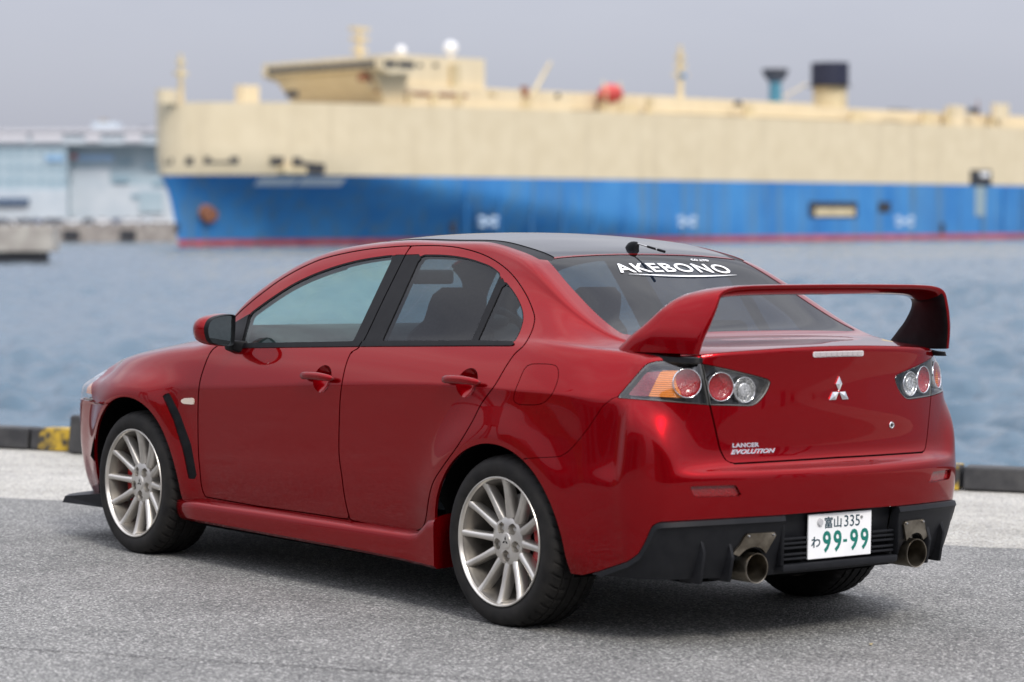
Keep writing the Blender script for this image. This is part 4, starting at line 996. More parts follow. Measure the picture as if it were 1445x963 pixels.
M_ASPH = ground_mat('asphalt', [(.34, (.205, .205, .196)), (.64, (.265, .263, .250))], .11, [(0, (.34, .34, .35)), (.45, (.86, .86, .86)), (1, (1.34, 1.33, 1.30))], 120, 1.0)
M_CONC = ground_mat('concrete', [(.35, (.42, .402, .357)), (.65, (.52, .50, .455))], .08, [(0, (.55, .55, .55)), (.4, (.95, .95, .95)), (1, (1.15, 1.14, 1.1))], 80, .5)
def sheet(name, pts, m, kind='structure'):
    o = mesh_obj(name, pts, [tuple(range(len(pts)))], m); o['kind'] = kind; return o
KB, KW, KH = 5.43, .22, .135
MB().prism([qp(-70, -60, -2.6), qp(70, -60, -2.6), qp(70, KB+KW+.25, -2.6), qp(-70, KB+KW+.25, -2.6)], [qp(-70, -60, -.006), qp(70, -60, -.006), qp(70, KB+KW+.25, -.006), qp(-70, KB+KW+.25, -.006)]).build('quay', M_CONC)['kind'] = 'structure'
# asphalt ends in a slightly ragged edge against the concrete
ed = [qp(a, 2.62 + .018*math.sin(a*3.1) + .012*math.sin(a*9.7+1) + random.uniform(-.010, .010), .004) for a in np.arange(-25, 25, .07)]
sheet('asphalt', [qp(-70, -60, .0), qp(70, -60, .0), qp(70, 2.62, .0)] + [(p[0], p[1], 0.0) for p in ed[::-1]] + [qp(-70, 2.62, .0)], M_ASPH)
# thin crack in the asphalt
M_CRK = mat('crack_tar', (.035, .035, .036), .9); c0 = hit(0, 915, 2, 0); c1 = hit(700, 960, 2, 0); cd = (c1-c0)/np.linalg.norm(c1-c0); cn_ = np.array([-cd[1], cd[0], 0]); A = []; B = []
wob = 0
for i, a in enumerate(np.arange(-2.0, 5.5, .03)):
    wob = wob*.9 + random.uniform(-.004, .004); p_ = c0 + cd*a + cn_*(wob + .012*math.sin(a*2.1)); wd = .0022 + random.uniform(0, .0028); A.append(p_ + cn_*wd + [0, 0, .004]); B.append(p_ - cn_*wd + [0, 0, .004])
k = len(A); o = mesh_obj('crack', A+B, [(i, i+1, k+i+1, k+i) for i in range(k-1)], M_CRK); o['kind'] = 'structure'
# joints in the concrete strip
for b0, dx in ((4.05, 0),):
    A = []; B = []; wob = 0
    for a in np.arange(-20, 25, .08):
        wob = wob*.9 + random.uniform(-.003, .003); A.append(qp(a, b0+wob+.004, -.002)); B.append(qp(a, b0+wob-.004, -.002))
    k = len(A); o = mesh_obj('concrete_joint', A+B, [(i, i+1, k+i+1, k+i) for i in range(k-1)], mat('joint_fill', (.26, .24, .21), .9)); o['kind'] = 'structure'
M_KERB = noise_col(mat('kerb_black', (.03, .03, .032), .75), (.022, .022, .024), (.060, .059, .058), 6, bump=.3, dist=.004, rough=(.6, .85))
M_YEL = noise_col(mat('worn_yellow', (.55, .36, .02), .7), (.03, .029, .028), (.45, .29, .02), 6, 6, .40, .50)
M_YEL.node_tree.nodes['Principled BSDF']
yl = hit(52, 632, 2, 0); aL = float(yl@QD); yr = hit(1356, 690, 2, 0); aR = float(yr@QD); stp = aL - aR
gk = 'black kerb blocks along the quay edge'
for i in range(-1, 2):
    a1 = aR + stp*i; a2 = a1 + stp - .02
    kb = empty('kerb_block', qp((a1+a2)/2, KB+KW/2)); tag(kb, {0: 'low black kerb block behind the car with worn yellow paint at its ends', 1: 'plain low black kerb block past the mooring block, joining the yellow-painted kerb', -1: 'plain low black kerb block beyond the tail of the car, next to the yellow band'}[i], 'kerb', gk)
    h = (a2-a1)/2
    def bx(x0, x1, nm, m, gro=0.0):
        P0 = [(x0, -KW/2-gro), (x1, -KW/2-gro), (x1, KW/2+gro), (x0, KW/2+gro)]
        mb = MB(); mb.prism([tuple(QD*x + QN*y + np.array([0, 0, .0])) for x, y in P0], [tuple(QD*x + QN*(y*(.86)) + np.array([0, 0, KH+gro])) for x, y in P0]); return mb.build(nm, m, kb, None, .012 if not gro else 0)
    bx(-h, h, 'block', M_KERB)
    if i == 0: bx(-h+.004, -h+.10, 'yellow_band', M_YEL, .0025); bx(h-.34, h-.06, 'yellow_patch', M_YEL, .0025)
# black mooring block on the kerb
pb = hit(128, 637, 2, 0); ab = float(pb@QD); mo = empty('mooring_block', qp(ab, KB-.06)); tag(mo, 'squat black mooring block standing against the kerb beside the front of the car', 'bollard')
mb = MB(); mb.prism([tuple(QD*x + QN*y) for x, y in ((-.30, -.10), (.06, -.10), (.06, .06), (-.30, .06))], [tuple(QD*x + QN*y + np.array([0, 0, .245])) for x, y in ((-.29, -.09), (.05, -.09), (.05, .06), (-.29, .06))]); mb.build('block', M_KERB, mo, None, .015)
mb = MB(); mb.tube([tuple(QD*-.1 + QN*-.02 + np.array([0, 0, .24])), tuple(QD*-.1 + QN*-.02 + np.array([0, 0, .262]))], .05, 16); mb.build('cap', M_KERB, mo, 40)
# a dry leaf and a few pebbles lying on the asphalt
lf = hit(1229, 911, 2, 0); tag(mesh_obj('dry_leaf', [lf + np.array(v) for v in ((-.012, .010, .004), (0, .012, .007), (.012, -.008, .005), (.002, -.016, .008))], [(0, 1, 2, 3)], mat('leaf', (.45, .36, .18), .8)), 'small dry straw-coloured leaf lying on the asphalt behind the car', 'leaf')

# ------------------------------------------------------------------ the sea frame: its horizon, as the photograph shows it (the apron drains, so it is not level with the water)
def raydir(px, py): return CF + CR*(px-PW/2)/FPX - CU*(py-PH/2)/FPX
nS = np.cross(raydir(1440, 318.5), raydir(230, 324)); nS /= np.linalg.norm(nS); nS = nS if nS[2] > 0 else -nS
fS = CF - nS*(CF@nS); fS /= np.linalg.norm(fS); rS = np.cross(fS, nS); EYE = 3.05; OS = CAM - nS*EYE
def seaP(lat, dep, h=0.0): return OS + rS*lat + fS*dep + nS*h
def sea_at(px, py, dep):
    d = raydir(px, py); k = dep/(d@fS); return float(k*(d@rS)), float(EYE + k*(d@nS))
def sea_water(px, py):
    d = raydir(px, py); k = -EYE/(d@nS); return np.array([k*(d@rS), k*(d@fS)])
def sea_frame(X, Y, lat, dep, h=0.0):
    """matrix whose axes are X, Y (2D: lat, dep) and up"""
    P = seaP(lat, dep, h); x = rS*X[0] + fS*X[1]; y = rS*Y[0] + fS*Y[1]
    return Matrix(((x[0], y[0], nS[0], P[0]), (x[1], y[1], nS[1], P[1]), (x[2], y[2], nS[2], P[2]), (0, 0, 0, 1)))
def sea_empty(name, m): o = empty(name); o.matrix_world = m; return o
# water
wm = mat('sea_water', (.075, .125, .170), .12, 0, 0, .5); n = wm.node_tree.nodes; l = wm.node_tree.links; b = n['Principled BSDF']; b.inputs['IOR'].default_value = 1.33
t = n.new('ShaderNodeTexCoord'); hsum = None
for sc_, st_ in (((1.6, 2.2, 1), .10), ((4.0, 5.2, 1), .04)):
    mp_ = n.new('ShaderNodeMapping'); mp_.inputs['Scale'].default_value = sc_; mp_.inputs['Rotation'].default_value = (0, 0, R(8)); q = n.new('ShaderNodeTexNoise'); q.inputs['Scale'].default_value = 1; q.inputs['Detail'].default_value = 5; q.inputs['Roughness'].default_value = .6
    l.new(t.outputs['Object'], mp_.inputs['Vector']); l.new(mp_.outputs['Vector'], q.inputs['Vector'])
    mm = n.new('ShaderNodeMath'); mm.operation = 'MULTIPLY'; mm.inputs[1].default_value = st_; l.new(q.outputs['Fac'], mm.inputs[0])
    if hsum is None: hsum = mm
    else: ad = n.new('ShaderNodeMath'); ad.operation = 'ADD'; l.new(hsum.outputs[0], ad.inputs[0]); l.new(mm.outputs[0], ad.inputs[1]); hsum = ad
bp = n.new('ShaderNodeBump'); bp.inputs['Strength'].default_value = 1.0; bp.inputs['Distance'].default_value = 1.0; l.new(hsum.outputs[0], bp.inputs['Height']); l.new(bp.outputs['Normal'], b.inputs['Normal'])
rs = np.random.RandomState(3); NW = 64; lam = np.exp(rs.uniform(math.log(.45), math.log(4.5), NW)); th = R(68) + rs.normal(0, .75, NW); ph = rs.uniform(0, 6.28, NW); am = .0165*lam**.80
du = np.linspace(-.40, .40, 460); dv = np.exp(np.linspace(math.log(13.0), math.log(900), 900)); Dp, Uu = np.meshgrid(dv, du, indexing='ij'); La = Uu*Dp; hh = np.zeros_like(La)
step = Dp*(math.log(900/13.0)/900)
for i in range(NW):
    kx, ky = 2*math.pi/lam[i]*math.cos(th[i]), 2*math.pi/lam[i]*math.sin(th[i]); fade = np.clip(1.6 - step*2.2/lam[i]*abs(math.sin(th[i])), .12, 1)
    hh += am[i]*fade*np.sin(kx*La + ky*Dp + ph[i])
gust = .75 + .5*np.sin(La*.05 + Dp*.021 + 1.3*np.sin(Dp*.013)) * np.sin(Dp*.043 - La*.02)
hh *= np.clip(gust, .35, 1.3)
Vw = np.stack([La, Dp, hh], 2).reshape(-1, 3); nu, nvv = len(du), len(dv); ii = np.arange(nvv-1)[:, None]*nu + np.arange(nu-1)[None]; ii = ii.ravel(); Fw = np.stack([ii, ii+1, ii+nu+1, ii+nu], 1)
def fast_mesh(name, V, F, m):
    me = bpy.data.meshes.new(name); me.vertices.add(len(V)); me.vertices.foreach_set('co', np.asarray(V, np.float32).ravel()); me.loops.add(F.size); me.loops.foreach_set('vertex_index', F.astype(np.int32).ravel()); me.polygons.add(len(F)); me.polygons.foreach_set('loop_start', np.arange(0, F.size, 4, dtype=np.int32)); me.polygons.foreach_set('use_smooth', np.ones(len(F), bool)); me.update(calc_edges=True); me.validate(); me.materials.append(m); o = bpy.data.objects.new(name, me); C.objects.link(o); return o
wv = fast_mesh('sea', Vw, Fw, wm); wv.matrix_world = sea_frame((1, 0), (0, 1), 0, 0); wv['kind'] = 'structure'
far = mesh_obj('open_sea', [(-9000, 12, -.6), (9000, 12, -.6), (9000, 12000, -.6), (-9000, 12000, -.6)], [(0, 1, 2, 3)], wm); far.matrix_world = sea_frame((1, 0), (0, 1), 0, 0); far['kind'] = 'structure'

# ------------------------------------------------------------------ the car carrier
M_BEI = noise_col(mat('ship_beige', (.62, .52, .34), .6), (.64, .535, .355), (.69, .585, .40), .25, 5)
M_BEI2 = noise_col(mat('ship_beige_deck', (.60, .50, .30), .6), (.52, .42, .25), (.66, .55, .34), .6, 5)
M_BLU = noise_col(mat('ship_blue', (.02, .17, .45), .45), (.022, .165, .44), (.055, .245, .53), .10, 6, .3, .7)
M_SRED = noise_col(mat('ship_red', (.42, .07, .08), .6), (.34, .05, .06), (.48, .10, .10), .3)
M_SDK = mat('ship_dark', (.03, .03, .035), .6); M_SWH = mat('ship_white', (.80, .80, .80), .5); M_RUST = noise_col(mat('rust', (.25, .09, .04), .8), (.16, .06, .04), (.36, .15, .07), 1.5)
def streaks(m, col, amt, lo):
    n = m.node_tree.nodes; l = m.node_tree.links; b = n['Principled BSDF']; src = b.inputs['Base Color'].links[0].from_socket; t = n.new('ShaderNodeTexCoord'); mp_ = n.new('ShaderNodeMapping'); mp_.inputs['Scale'].default_value = (.55, .55, .035)
    q = n.new('ShaderNodeTexNoise'); q.inputs['Scale'].default_value = 1.0; q.inputs['Detail'].default_value = 6; l.new(t.outputs['Object'], mp_.inputs['Vector']); l.new(mp_.outputs['Vector'], q.inputs['Vector'])
    r = n.new('ShaderNodeMapRange'); r.inputs['From Min'].default_value = lo; r.inputs['From Max'].default_value = lo+.2; r.inputs['To Max'].default_value = amt; l.new(q.outputs['Fac'], r.inputs['Value'])
    x = n.new('ShaderNodeMixRGB'); x.inputs['Color2'].default_value = (*col, 1); l.new(r.outputs['Result'], x.inputs['Fac']); l.new(src, x.inputs['Color1']); l.new(x.outputs['Color'], b.inputs['Base Color'])
streaks(M_BEI, (.45, .36, .23), .28, .52); streaks(M_BLU, (.10, .20, .30), .75, .48); streaks(M_SRED, (.25, .10, .10), .6, .5); M_TUG = mat('faded_white', (.42, .54, .68), .6)
M_SGLS = mat('bridge_glass', (.02, .025, .035), .1); M_GRY = mat('mast_grey', (.22, .22, .24), .6); M_TEAL = mat('tower_teal', (.08, .25, .32), .6)
PA = sea_water(500, 347.0); PB = sea_water(1400, 337.5); sa = (PB-PA)/np.linalg.norm(PB-PA); sn = np.array([sa[1], -sa[0]])        # aft; outboard towards us
if sn[1] > 0: sn = -sn
HB = 15.5; bowpx = sea_water(250, 347.5)
_v = np.array([raydir(252, 347)@rS, raydir(252, 347)@fS]); _m = np.stack([_v, -sa], 1); _k, d0 = np.linalg.solve(_m, PA - sn*HB)     # the stem stands on the centreline at that bearing
B0 = PA + sa*d0 - sn*HB
def ship(px, py, t_):
    d = raydir(px, py); dl, dd, dn = d@rS, d@fS, d@nS; v = np.array([dl, dd]); k = ((B0+sn*t_)@sn)/(v@sn); q = k*v-B0; return float(q@sa), float(EYE + k*dn)
SE = ship(1445, 330, HB)[0] + 14
print('ship length', SE, 'bow dist', np.hypot(*B0), 'heights', ship(300, 141, HB), ship(1400, 178, HB), ship(300, 245, HB), ship(1430, 262, HB))
ship_o = sea_empty('ship', sea_frame(tuple(sa), tuple(-sn), *B0)); tag(ship_o, 'huge beige and blue car carrier ship moored across the harbour', 'ship')
tops = [ship(x, y, HB) for x, y in ((300, 141), (420, 144), (700, 152.5), (1000, 163), (1200, 171), (1440, 180))]; bnds = [ship(x, y, HB) for x, y in ((300, 245.5), (500, 248), (900, 254), (1430, 262))]
fh = lambda s, K: float(np.interp(s, [k_[0] for k_ in K], [k_[1] for k_ in K]))
htop = lambda s: fh(s, tops); hbnd = lambda s: fh(s, bnds)
def halfb(s, h):
    """half breadth of the hull at s, h"""
    q = min(max(h/13.0, 0), 1.0); s0 = -3.0*q**1.2; Lh = 145 - 110*q; ex = 1.12 - .62*q
    u = min(max((s-s0)/Lh, 0), 1); bb = HB*(math.sin(u*math.pi/2))**ex
    aft = min(max((s-(SE-45))/45, 0), 1); return bb*(1-.12*aft*aft*(1-q*.5)), s0
def hull_strip(name, hf, rows, m):
    NS = 64; V = []; F = []
    for i in range(NS+1):
        q = (i/NS)**1.9
        for r in rows:
            h = hf(0, r); s0 = halfb(0, h)[1]; s = s0 + (SE-s0)*q; h = hf(s, r); bb = halfb(s, h)[0]
            V.append((s, -bb, h)); V.append((s, bb, h))
    n_ = 2*len(rows)
    for i in range(NS):
        for j in range(len(rows)-1):
            a = i*n_+2*j; F.append((a, a+n_, a+n_+2, a+2)); F.append((a+1, a+3, a+n_+3, a+n_+1))
    # stern plate and closing faces
    for j in range(len(rows)-1): a = NS*n_+2*j; F.append((a, a+1, a+3, a+2))
    o = mesh_obj(name, V, F, m, ship_o, True); o.data.set_sharp_from_angle(angle=R(40)); return o
sq = ship(1318, 338, HB)[0]; hbot = lambda s: float(np.interp(s, [sq, SE], [-1.0, .6]))         # the counter rises out of the water at the stern
hull_strip('boot_stripe', lambda s, r: max(-1.0, hbot(s)) + r*(max(1.2, hbot(s)) - max(-1.0, hbot(s))), [0, .5, 1.0], M_SRED)
hull_strip('hull', lambda s, r: max(1.2, hbot(s)) + r*(hbnd(s)-max(1.2, hbot(s))), np.linspace(0, 1, 12), M_BLU)
V = []
for i in range(13): s = sq + (SE-sq)*i/12; V += [(s, -HB+.2, hbot(s)+.02), (s, HB-.2, hbot(s)+.02)]
mesh_obj('counter', V, [(2*i, 2*i+1, 2*i+3, 2*i+2) for i in range(12)], M_SDK, ship_o)
hull_strip('upper_hull', lambda s, r: hbnd(s) + .02 + r*(htop(s)-hbnd(s)-.02), np.linspace(0, 1, 6), M_BEI)
# weather deck
V = []; NS = 50
for i in range(NS+1):
    s = -3.0 + (SE+3.0)*(i/NS)**1.6; bb = halfb(s, 20)[0]; V += [(s, -bb, htop(s)-.02), (s, bb, htop(s)-.02)]
mesh_obj('deck', V, [(2*i, 2*i+2, 2*i+3, 2*i+1) for i in range(NS)], M_BEI2, ship_o)
for i in range(22):     # rubbing strakes / plating seams on the blue side
    s = 55 + i*(SE-60)/22; MB().box(s-.10, s+.10, -HB-.10, -HB+.3, max(1.6, hbot(s)+.2), hbnd(s)-.3).build('hull_seam', M_BLU, ship_o)
def sbox(name, x0, x1, y0, y1, t0, t1, m, bev=0):
    """box whose outboard face spans these photo positions at outboard distance t1"""
    s0, h1 = ship(x0, y0, t1); s1, h0 = ship(x1, y1, t1); return MB().box(s0, s1, -t1, -t0, h0, h1).build(name, m, ship_o, None, bev)
def hull_pt(px, py):
    t_ = HB
    for _ in range(40): s_, h_ = ship(px, py, t_); t_ = .5*t_ + .5*halfb(s_, h_)[0]
    return s_, h_, t_
# bow openings of the mooring deck
for (x0, x1, y0, y1) in ((232, 243, 223, 232), (262, 272, 222, 232), (288, 336, 221.5, 230.5), (381, 400, 222, 232), (413, 458, 222.5, 245)):
    sA, hA, bA = hull_pt(x0, y0); sB, hB, bB = hull_pt(x1, y1)
    MB().prism([(sA, -bA-.12, hB), (sB, -bB-.12, hB), (sB, -bB-.12, hA), (sA, -bA-.12, hA)], [(sA, -bA+.6, hB), (sB, -bB+.6, hB), (sB, -bB+.6, hA), (sA, -bA+.6, hA)]).build('mooring_opening', M_SDK, ship_o)
sA, hA = ship(435, 240, HB); MB().box(sA-4, sA+4, -halfb(sA, 14)[0]-.2, -10, hA-.6, hA+.6).build('mooring_winch', M_BEI2, ship_o)
# anchor pocket
sA, hA, bA = hull_pt(296, 299); mb = MB().lathe([(.01, .5), (1.2, .5), (1.9, .2), (2.1, -.5)], 18, 'y', (0, 0, 0)); mb.V = [(v[0]+sA, -v[1]-bA, v[2]+hA) for v in mb.V]; mb.build('anchor', M_RUST, ship_o, 40)
# lettering too soft to read: two words of white strokes
for i, x in enumerate(list(range(366, 415, 7)) + list(range(426, 482, 7))):
    sA, hA, _ = hull_pt(x, 251+random.uniform(0, 1)); s2, h2, _ = hull_pt(x+5, 262.5); b1, b2 = halfb(sA, h2)[0], halfb(s2, h2)[0]; bt1, bt2 = halfb(sA, hA)[0], halfb(s2, hA)[0]
    MB().add([(sA, -b1-.08, h2), (s2, -b2-.08, h2), (s2, -bt2-.08, hA), (sA, -bt1-.08, hA)], [(0, 1, 2, 3)] if i % 3 else [(0, 1, 2, 3)]).build('name_stroke', M_SWH, ship_o)
for x in (690, 970, 1277):       # white tug marks
    for dx, dy in ((0, 0), (-9, -4), (9, -4), (-8, 5), (8, 5)): sbox('tug_mark', x+dx-4, x+dx+4, 312+dy-3, 312+dy+3, HB-.5, HB+.12, M_TUG)
sbox('side_door', 1142, 1210, 285, 307, HB-.5, HB+.14, M_SDK); sbox('side_door_step', 1150, 1206, 294, 305, HB-.4, HB+.25, M_BEI2)
sbox('hawse_hole', 1240, 1257, 285, 300, HB-.5, HB+.14, M_SDK); sbox('pilot_door', 1370, 1399, 240, 262, HB-.5, HB+.16, M_SDK); sbox('pilot_door_light', 1384, 1396, 243, 250, HB-.5, HB+.22, M_SWH)
sbox('faded_streak', 1377, 1390, 263, 305, HB-.5, HB+.10, mat('faded_paint', (.28, .36, .38), .7))
for x in (250, 640, 1330): sbox('draft_mark', x-3, x+3, 315, 330, HB-3 if x < 300 else HB-.5, HB+.1 if x > 300 else HB-2.9, M_SDK)
# superstructure
br = empty('bridge_house', (0, 0, 0), ship_o)
def bbox(name, *a, **k_):
    o = sbox(name, *a, **k_); o.parent = br; return o
sF, hF = ship(532, 79, HB); _, hW = ship(507, 101, HB); _, hD = ship(507, 150, HB); sR, _ = ship(684, 100, 10); sG, _ = ship(800, 130, 11)
def B3(nm, s0, s1, t0, t1, h0, h1, m, bev=0): return MB().box(s0, s1, -t1, -t0, h0, h1).build(nm, m, br, None, bev)
hp = lambda y, x=507, t_=HB: ship(x, y, t_)[1]
MB().prism([(sF, -HB-1, hp(97)), (sF, -HB-1, hF), (sF+9, -HB-1, hF), (sF+9, -HB-1, hp(99)), (sF+2.5, -HB-1, hp(103))], [(sF, HB+1, hp(97)), (sF, HB+1, hF), (sF+9, HB+1, hF), (sF+9, HB+1, hp(99)), (sF+2.5, HB+1, hp(103))]).build('bridge', M_BEI, br)
MB().prism([(sF+.8, -14, hp(100)), (sF+9, -14, hp(100)), (sF+9, -12, hD-1), (sF+6, -12, hD-1)], [(sF+.8, 14, hp(100)), (sF+9, 14, hp(100)), (sF+9, 12, hD-1), (sF+6, 12, hD-1)]).build('bridge_front', M_BEI, br)
B3('house', sF+9, sR, -10, 10, hD-1, hp(84, 684, 10), M_BEI); B3('house_base', sF+9, sG, -12, 12, hD-1, hp(127, 700, 12), M_BEI)
for i in range(12): t0 = -14.8 + i*2.5; B3('bridge_window', sF-.12, sF+.2, t0, t0+2.1, hp(93), hp(84), M_SGLS)
B3('bridge_window', sF+.8, sF+3.6, HB+.9, HB+1.15, hp(93), hp(84), M_SGLS); B3('bridge_window', sF+4.2, sF+8, HB+.9, HB+1.15, hp(93), hp(84), M_SGLS)
B3('bridge_ledge', sF-.35, sF+.1, -HB-1, HB+1, hp(95.5), hp(94), M_BEI2)
for x in (566, 590, 612, 640): bbox('porthole', x, x+6, 90, 95, 9, 10.15, M_SDK)
bbox('arch_panel', 512, 556, 104, 116, 11, 12.4, M_RUST); bbox('arch_wall', 520, 560, 107, 126, 11.9, 12.2, M_BEI); bbox('stair_box', 640, 650, 90, 128, 9.9, 11.2, M_BEI2)  # brown panel drawn where the house side has its arched opening
bbox('deck_rail', 530, 660, 131, 133.5, 12, 12.4, M_RUST)
for x in (540, 575, 610, 645): bbox('deck_post', x, x+8, 131, 150, 12, 12.5, M_BEI2)
def mast(px, y0, y1, t_, w_, m, bars=()):
    s_, h1 = ship(px, y0, t_); _, h0 = ship(px, y1, t_); o = MB().tube([(s_, -t_, h0-1), (s_, -t_, h1)], [w_, w_*.6], 8); r = o.build('mast', m, ship_o, 40)
    for f, L in bars: z = h0 + (h1-h0)*f; MB().box(s_-L, s_+L, -t_-.5, -t_+.5, z-.35, z+.35).build('mast_crosstree', m, r)
    return r
mast(255, 76, 138, 2, .55, M_BEI2, ((.55, 1.2), (.8, .6))); sbox('vent_house', 228, 250, 126, 147, 1.5, 3, M_BEI); sbox('vent_house', 342, 366, 120, 146, 4, 6, M_BEI); sbox('deck_winch', 409, 421, 128, 138, 7, 8, M_SDK)
mast(507, 38, 82, 0, .7, M_BEI2, ((.25, 1.6), (.6, 2.0), (.92, 2.2)))
for px_, py_, r_ in ((566, 72, 1.0), (636, 68, 1.35)):
    sA, hA = ship(px_, py_, 3); bm = bmesh.new(); bmesh.ops.create_uvsphere(bm, u_segments=14, v_segments=10, radius=r_, matrix=Matrix.Translation((sA, -3, hA))); o = bm_obj('radar_dome', bm, M_SWH, ship_o, 180)
    MB().tube([(sA, -3, hA-4), (sA, -3, hA)], .4, 8).build('dome_pedestal', M_SWH, o)
# raised deck tier along the middle, with coamings, vents, lifeboat and crane
prev = None
for (x0, x1, y0, y1) in ((684, 830, 125, 156), (830, 960, 131, 161), (960, 1150, 138, 168), (1150, 1300, 151, 174), (1300, 1460, 158, 181)): sbox('deck_tier', x0, x1+1, y0, y1, -10, 9 + (x0 % 7)*.1, M_BEI)
for (x0, x1, y0, y1, m) in ((690, 700, 128, 133, M_BEI2), (735, 750, 138, 157, M_BEI2), (738, 746, 122, 140, M_RUST), (786, 790, 132, 138, M_SDK), (835, 900, 146, 160, M_BEI2), (914, 922, 138, 160, M_BEI2), (1040, 1047, 143, 150, M_SDK), (1050, 1066, 148, 166, M_BEI2),
                          (1198, 1220, 157, 172, M_BEI2), (1300, 1318, 157, 176, M_BEI2), (1337, 1362, 149, 178, M_BEI), (1368, 1382, 152, 160, M_SDK), (1398, 1424, 146, 178, M_BEI), (1336, 1345, 152, 177, M_BEI2), (1398, 1412, 168, 180, M_BEI2), (1250, 1285, 153, 157, M_GRY)):
    sbox('deck_box', x0+(x1-x0)*.25, x1, y0, y1, 11.4, 12.5, m)
sA, hA = ship(862, 132, 12); mb = MB().lathe([(.05, -3.0), (.9, -2.7), (1.65, -1.6), (1.9, 0), (1.65, 1.6), (.9, 2.7), (.05, 3.0)], 16, 'x', (sA, -12, hA)); lb = mb.build('lifeboat', mat('lifeboat_red', (.55, .06, .05), .5), ship_o, 60)
for dx in (-2.4, 2.2): MB().tube([(sA+dx, -12.5, hA-5), (sA+dx, -13.0, hA), (sA+dx+.3, -12, hA+2.3)], .22, 6).build('davit', M_BEI2, lb)
sA, hA = ship(742, 150, 12); sB, hB = ship(777, 88, 12); MB().tube([(sA, -12, hA), (sB, -12, hB)], [.5, .3], 6).build('crane_jib', M_BEI2, ship_o)
mast(960, 64, 140, 4, .75, M_BEI2, ((.45, 2.0), (.62, 1.4), (.78, 1.2)))
sbox('mast_lamp', 962, 969, 104, 110, 4, 5, M_BLU)
fu = empty('funnel', (0, 0, 0), ship_o)
for (a, y0, y1, m, w_) in (('funnel_base', 122, 158, M_BEI2, 17), ('funnel_top', 88, 122, mat('funnel_navy', (.012, .014, .035), .5), 19)):
    sA, h1 = ship(1171-w_, y0, 5); sB, h0 = ship(1171+w_, y1, 5); o = MB().tube([((sA+sB)/2, -5, h0), ((sA+sB)/2, -5, h1)], (sB-sA)*.44, 24).build(a, m, fu, 40)
sA, h1 = ship(1151, 120.5, 5.6); sB, h0 = ship(1194, 123.5, 5.6); MB().tube([((sA+sB)/2, -5, h0), ((sA+sB)/2, -5, h1)], (sB-sA)*.47, 24).build('funnel_walkway', M_SDK, fu, 40)
sA, h1 = ship(1130, 118, 3); sB, h0 = ship(1105, 138, 3); MB().tube([(sB, -3, h0), (sA+2, -3, h1)], .18, 6).build('stay', M_BEI2, ship_o)
mast(1380, 141, 160, 10, .2, M_RUST)

# lookout tower behind the ship
lat, h = sea_at(1094, 140, 760); tw = sea_empty('harbour_tower', sea_frame((1, 0), (0, 1), lat, 760)); tag(tw, 'grey bowl-topped harbour tower on a teal column showing above the ship', 'tower')
h1 = sea_at(1094, 112, 760)[1]; h2 = sea_at(1094, 97, 760)[1]; px_m = 760/FPX
MB().tube([(0, 0, 0), (0, 0, h1)], [2.6, 1.7], 16).build('column', M_TEAL, tw, 40)
MB().lathe([(1.6, h1-1), (2.6, h1), (3.6, h2-1.0), (3.7, h2-.1), (3.2, h2), (.1, h2)], 24, 'z', (0, 0, 0)).build('bowl', M_GRY, tw, 40)
for zf in (.25, .55, .8): z = h1 + (h2-h1)*zf; r_ = 2.6 + 1.1*zf; MB().lathe([(r_+.0, z-.2), (r_+.35, z-.2), (r_+.35, z+.2), (r_, z+.2)], 24, 'z', (0, 0, 0)).build('ring_walkway', M_SDK, tw, 40)

# ------------------------------------------------------------------ far shore on the left: quay, warehouse, parked cars, pier
M_WALL = noise_col(mat('pale_blue_wall', (.50, .62, .68), .7), (.30, .40, .46), (.37, .46, .51), .15, 4); M_WALLW = noise_col(mat('pale_white_wall', (.70, .74, .76), .7), (.42, .48, .53), (.50, .55, .59), .15, 4)
M_WIN = mat('warehouse_window', (.22, .33, .40), .3); M_STN = noise_col(mat('shore_stone', (.30, .27, .24), .85), (.24, .21, .19), (.38, .34, .30), .5, 5)
FD = 640.0; kp = FPX/FD
def fx(px, py=330): return sea_at(px, py, FD)
latL, _ = fx(-160); latR, _ = fx(520); _, hq = fx(120, 316.5)
fq = MB().box(latL, latR, FD, FD+160, -2, hq).build('far_quay', M_STN); fq.matrix_world = sea_frame((1, 0), (0, 1), 0, 0); fq['kind'] = 'structure'
for x in (90, 170): 
    a, h = fx(x, 325); a2, h2 = fx(x+22, 337); MB().box(a, a2, FD-.8, FD+.1, h2, h).build('quay_fender', M_SDK, fq)
wh = sea_empty('warehouse', sea_frame((1, 0), (0, 1), 0, 0)); tag(wh, 'pale blue and white waterfront warehouse left of the ship', 'building')
WD = FD + 60
def wbox(nm, x0, x1, y0, y1, d0_, d1_, m):
    a, h1 = sea_at(x0, y0, WD+d0_); b_, h0 = sea_at(x1, y1, WD+d0_); return MB().box(a, b_, WD+d0_, WD+d1_, h0, h1).build(nm, m, wh)
wbox('wall', -150, 95, 203, 318, -6, 40, M_WALL); wbox('wall', 95, 330, 203, 318, 0, 40, M_WALL); wbox('roof', -155, 330, 186, 203, -7, 45, M_WALLW)
wbox('roof_edge', -155, 330, 183, 186.5, -8, 46, mat('roof_grey', (.50, .50, .53), .7)); wbox('roof_plant', 130, 165, 173, 184, 10, 20, M_WALLW); wbox('roof_plant', 140, 150, 168, 174, 12, 16, M_STN); wbox('roof_plant', 197, 206, 180, 185, 5, 9, M_SDK)
for x0, x1 in ((-20, 38), (45, 88), (120, 142), (176, 200)): wbox('roof_panel', x0, x1, 189, 200, -7.6, -6.8, mat('white_panel', (.60, .60, .63), .6))
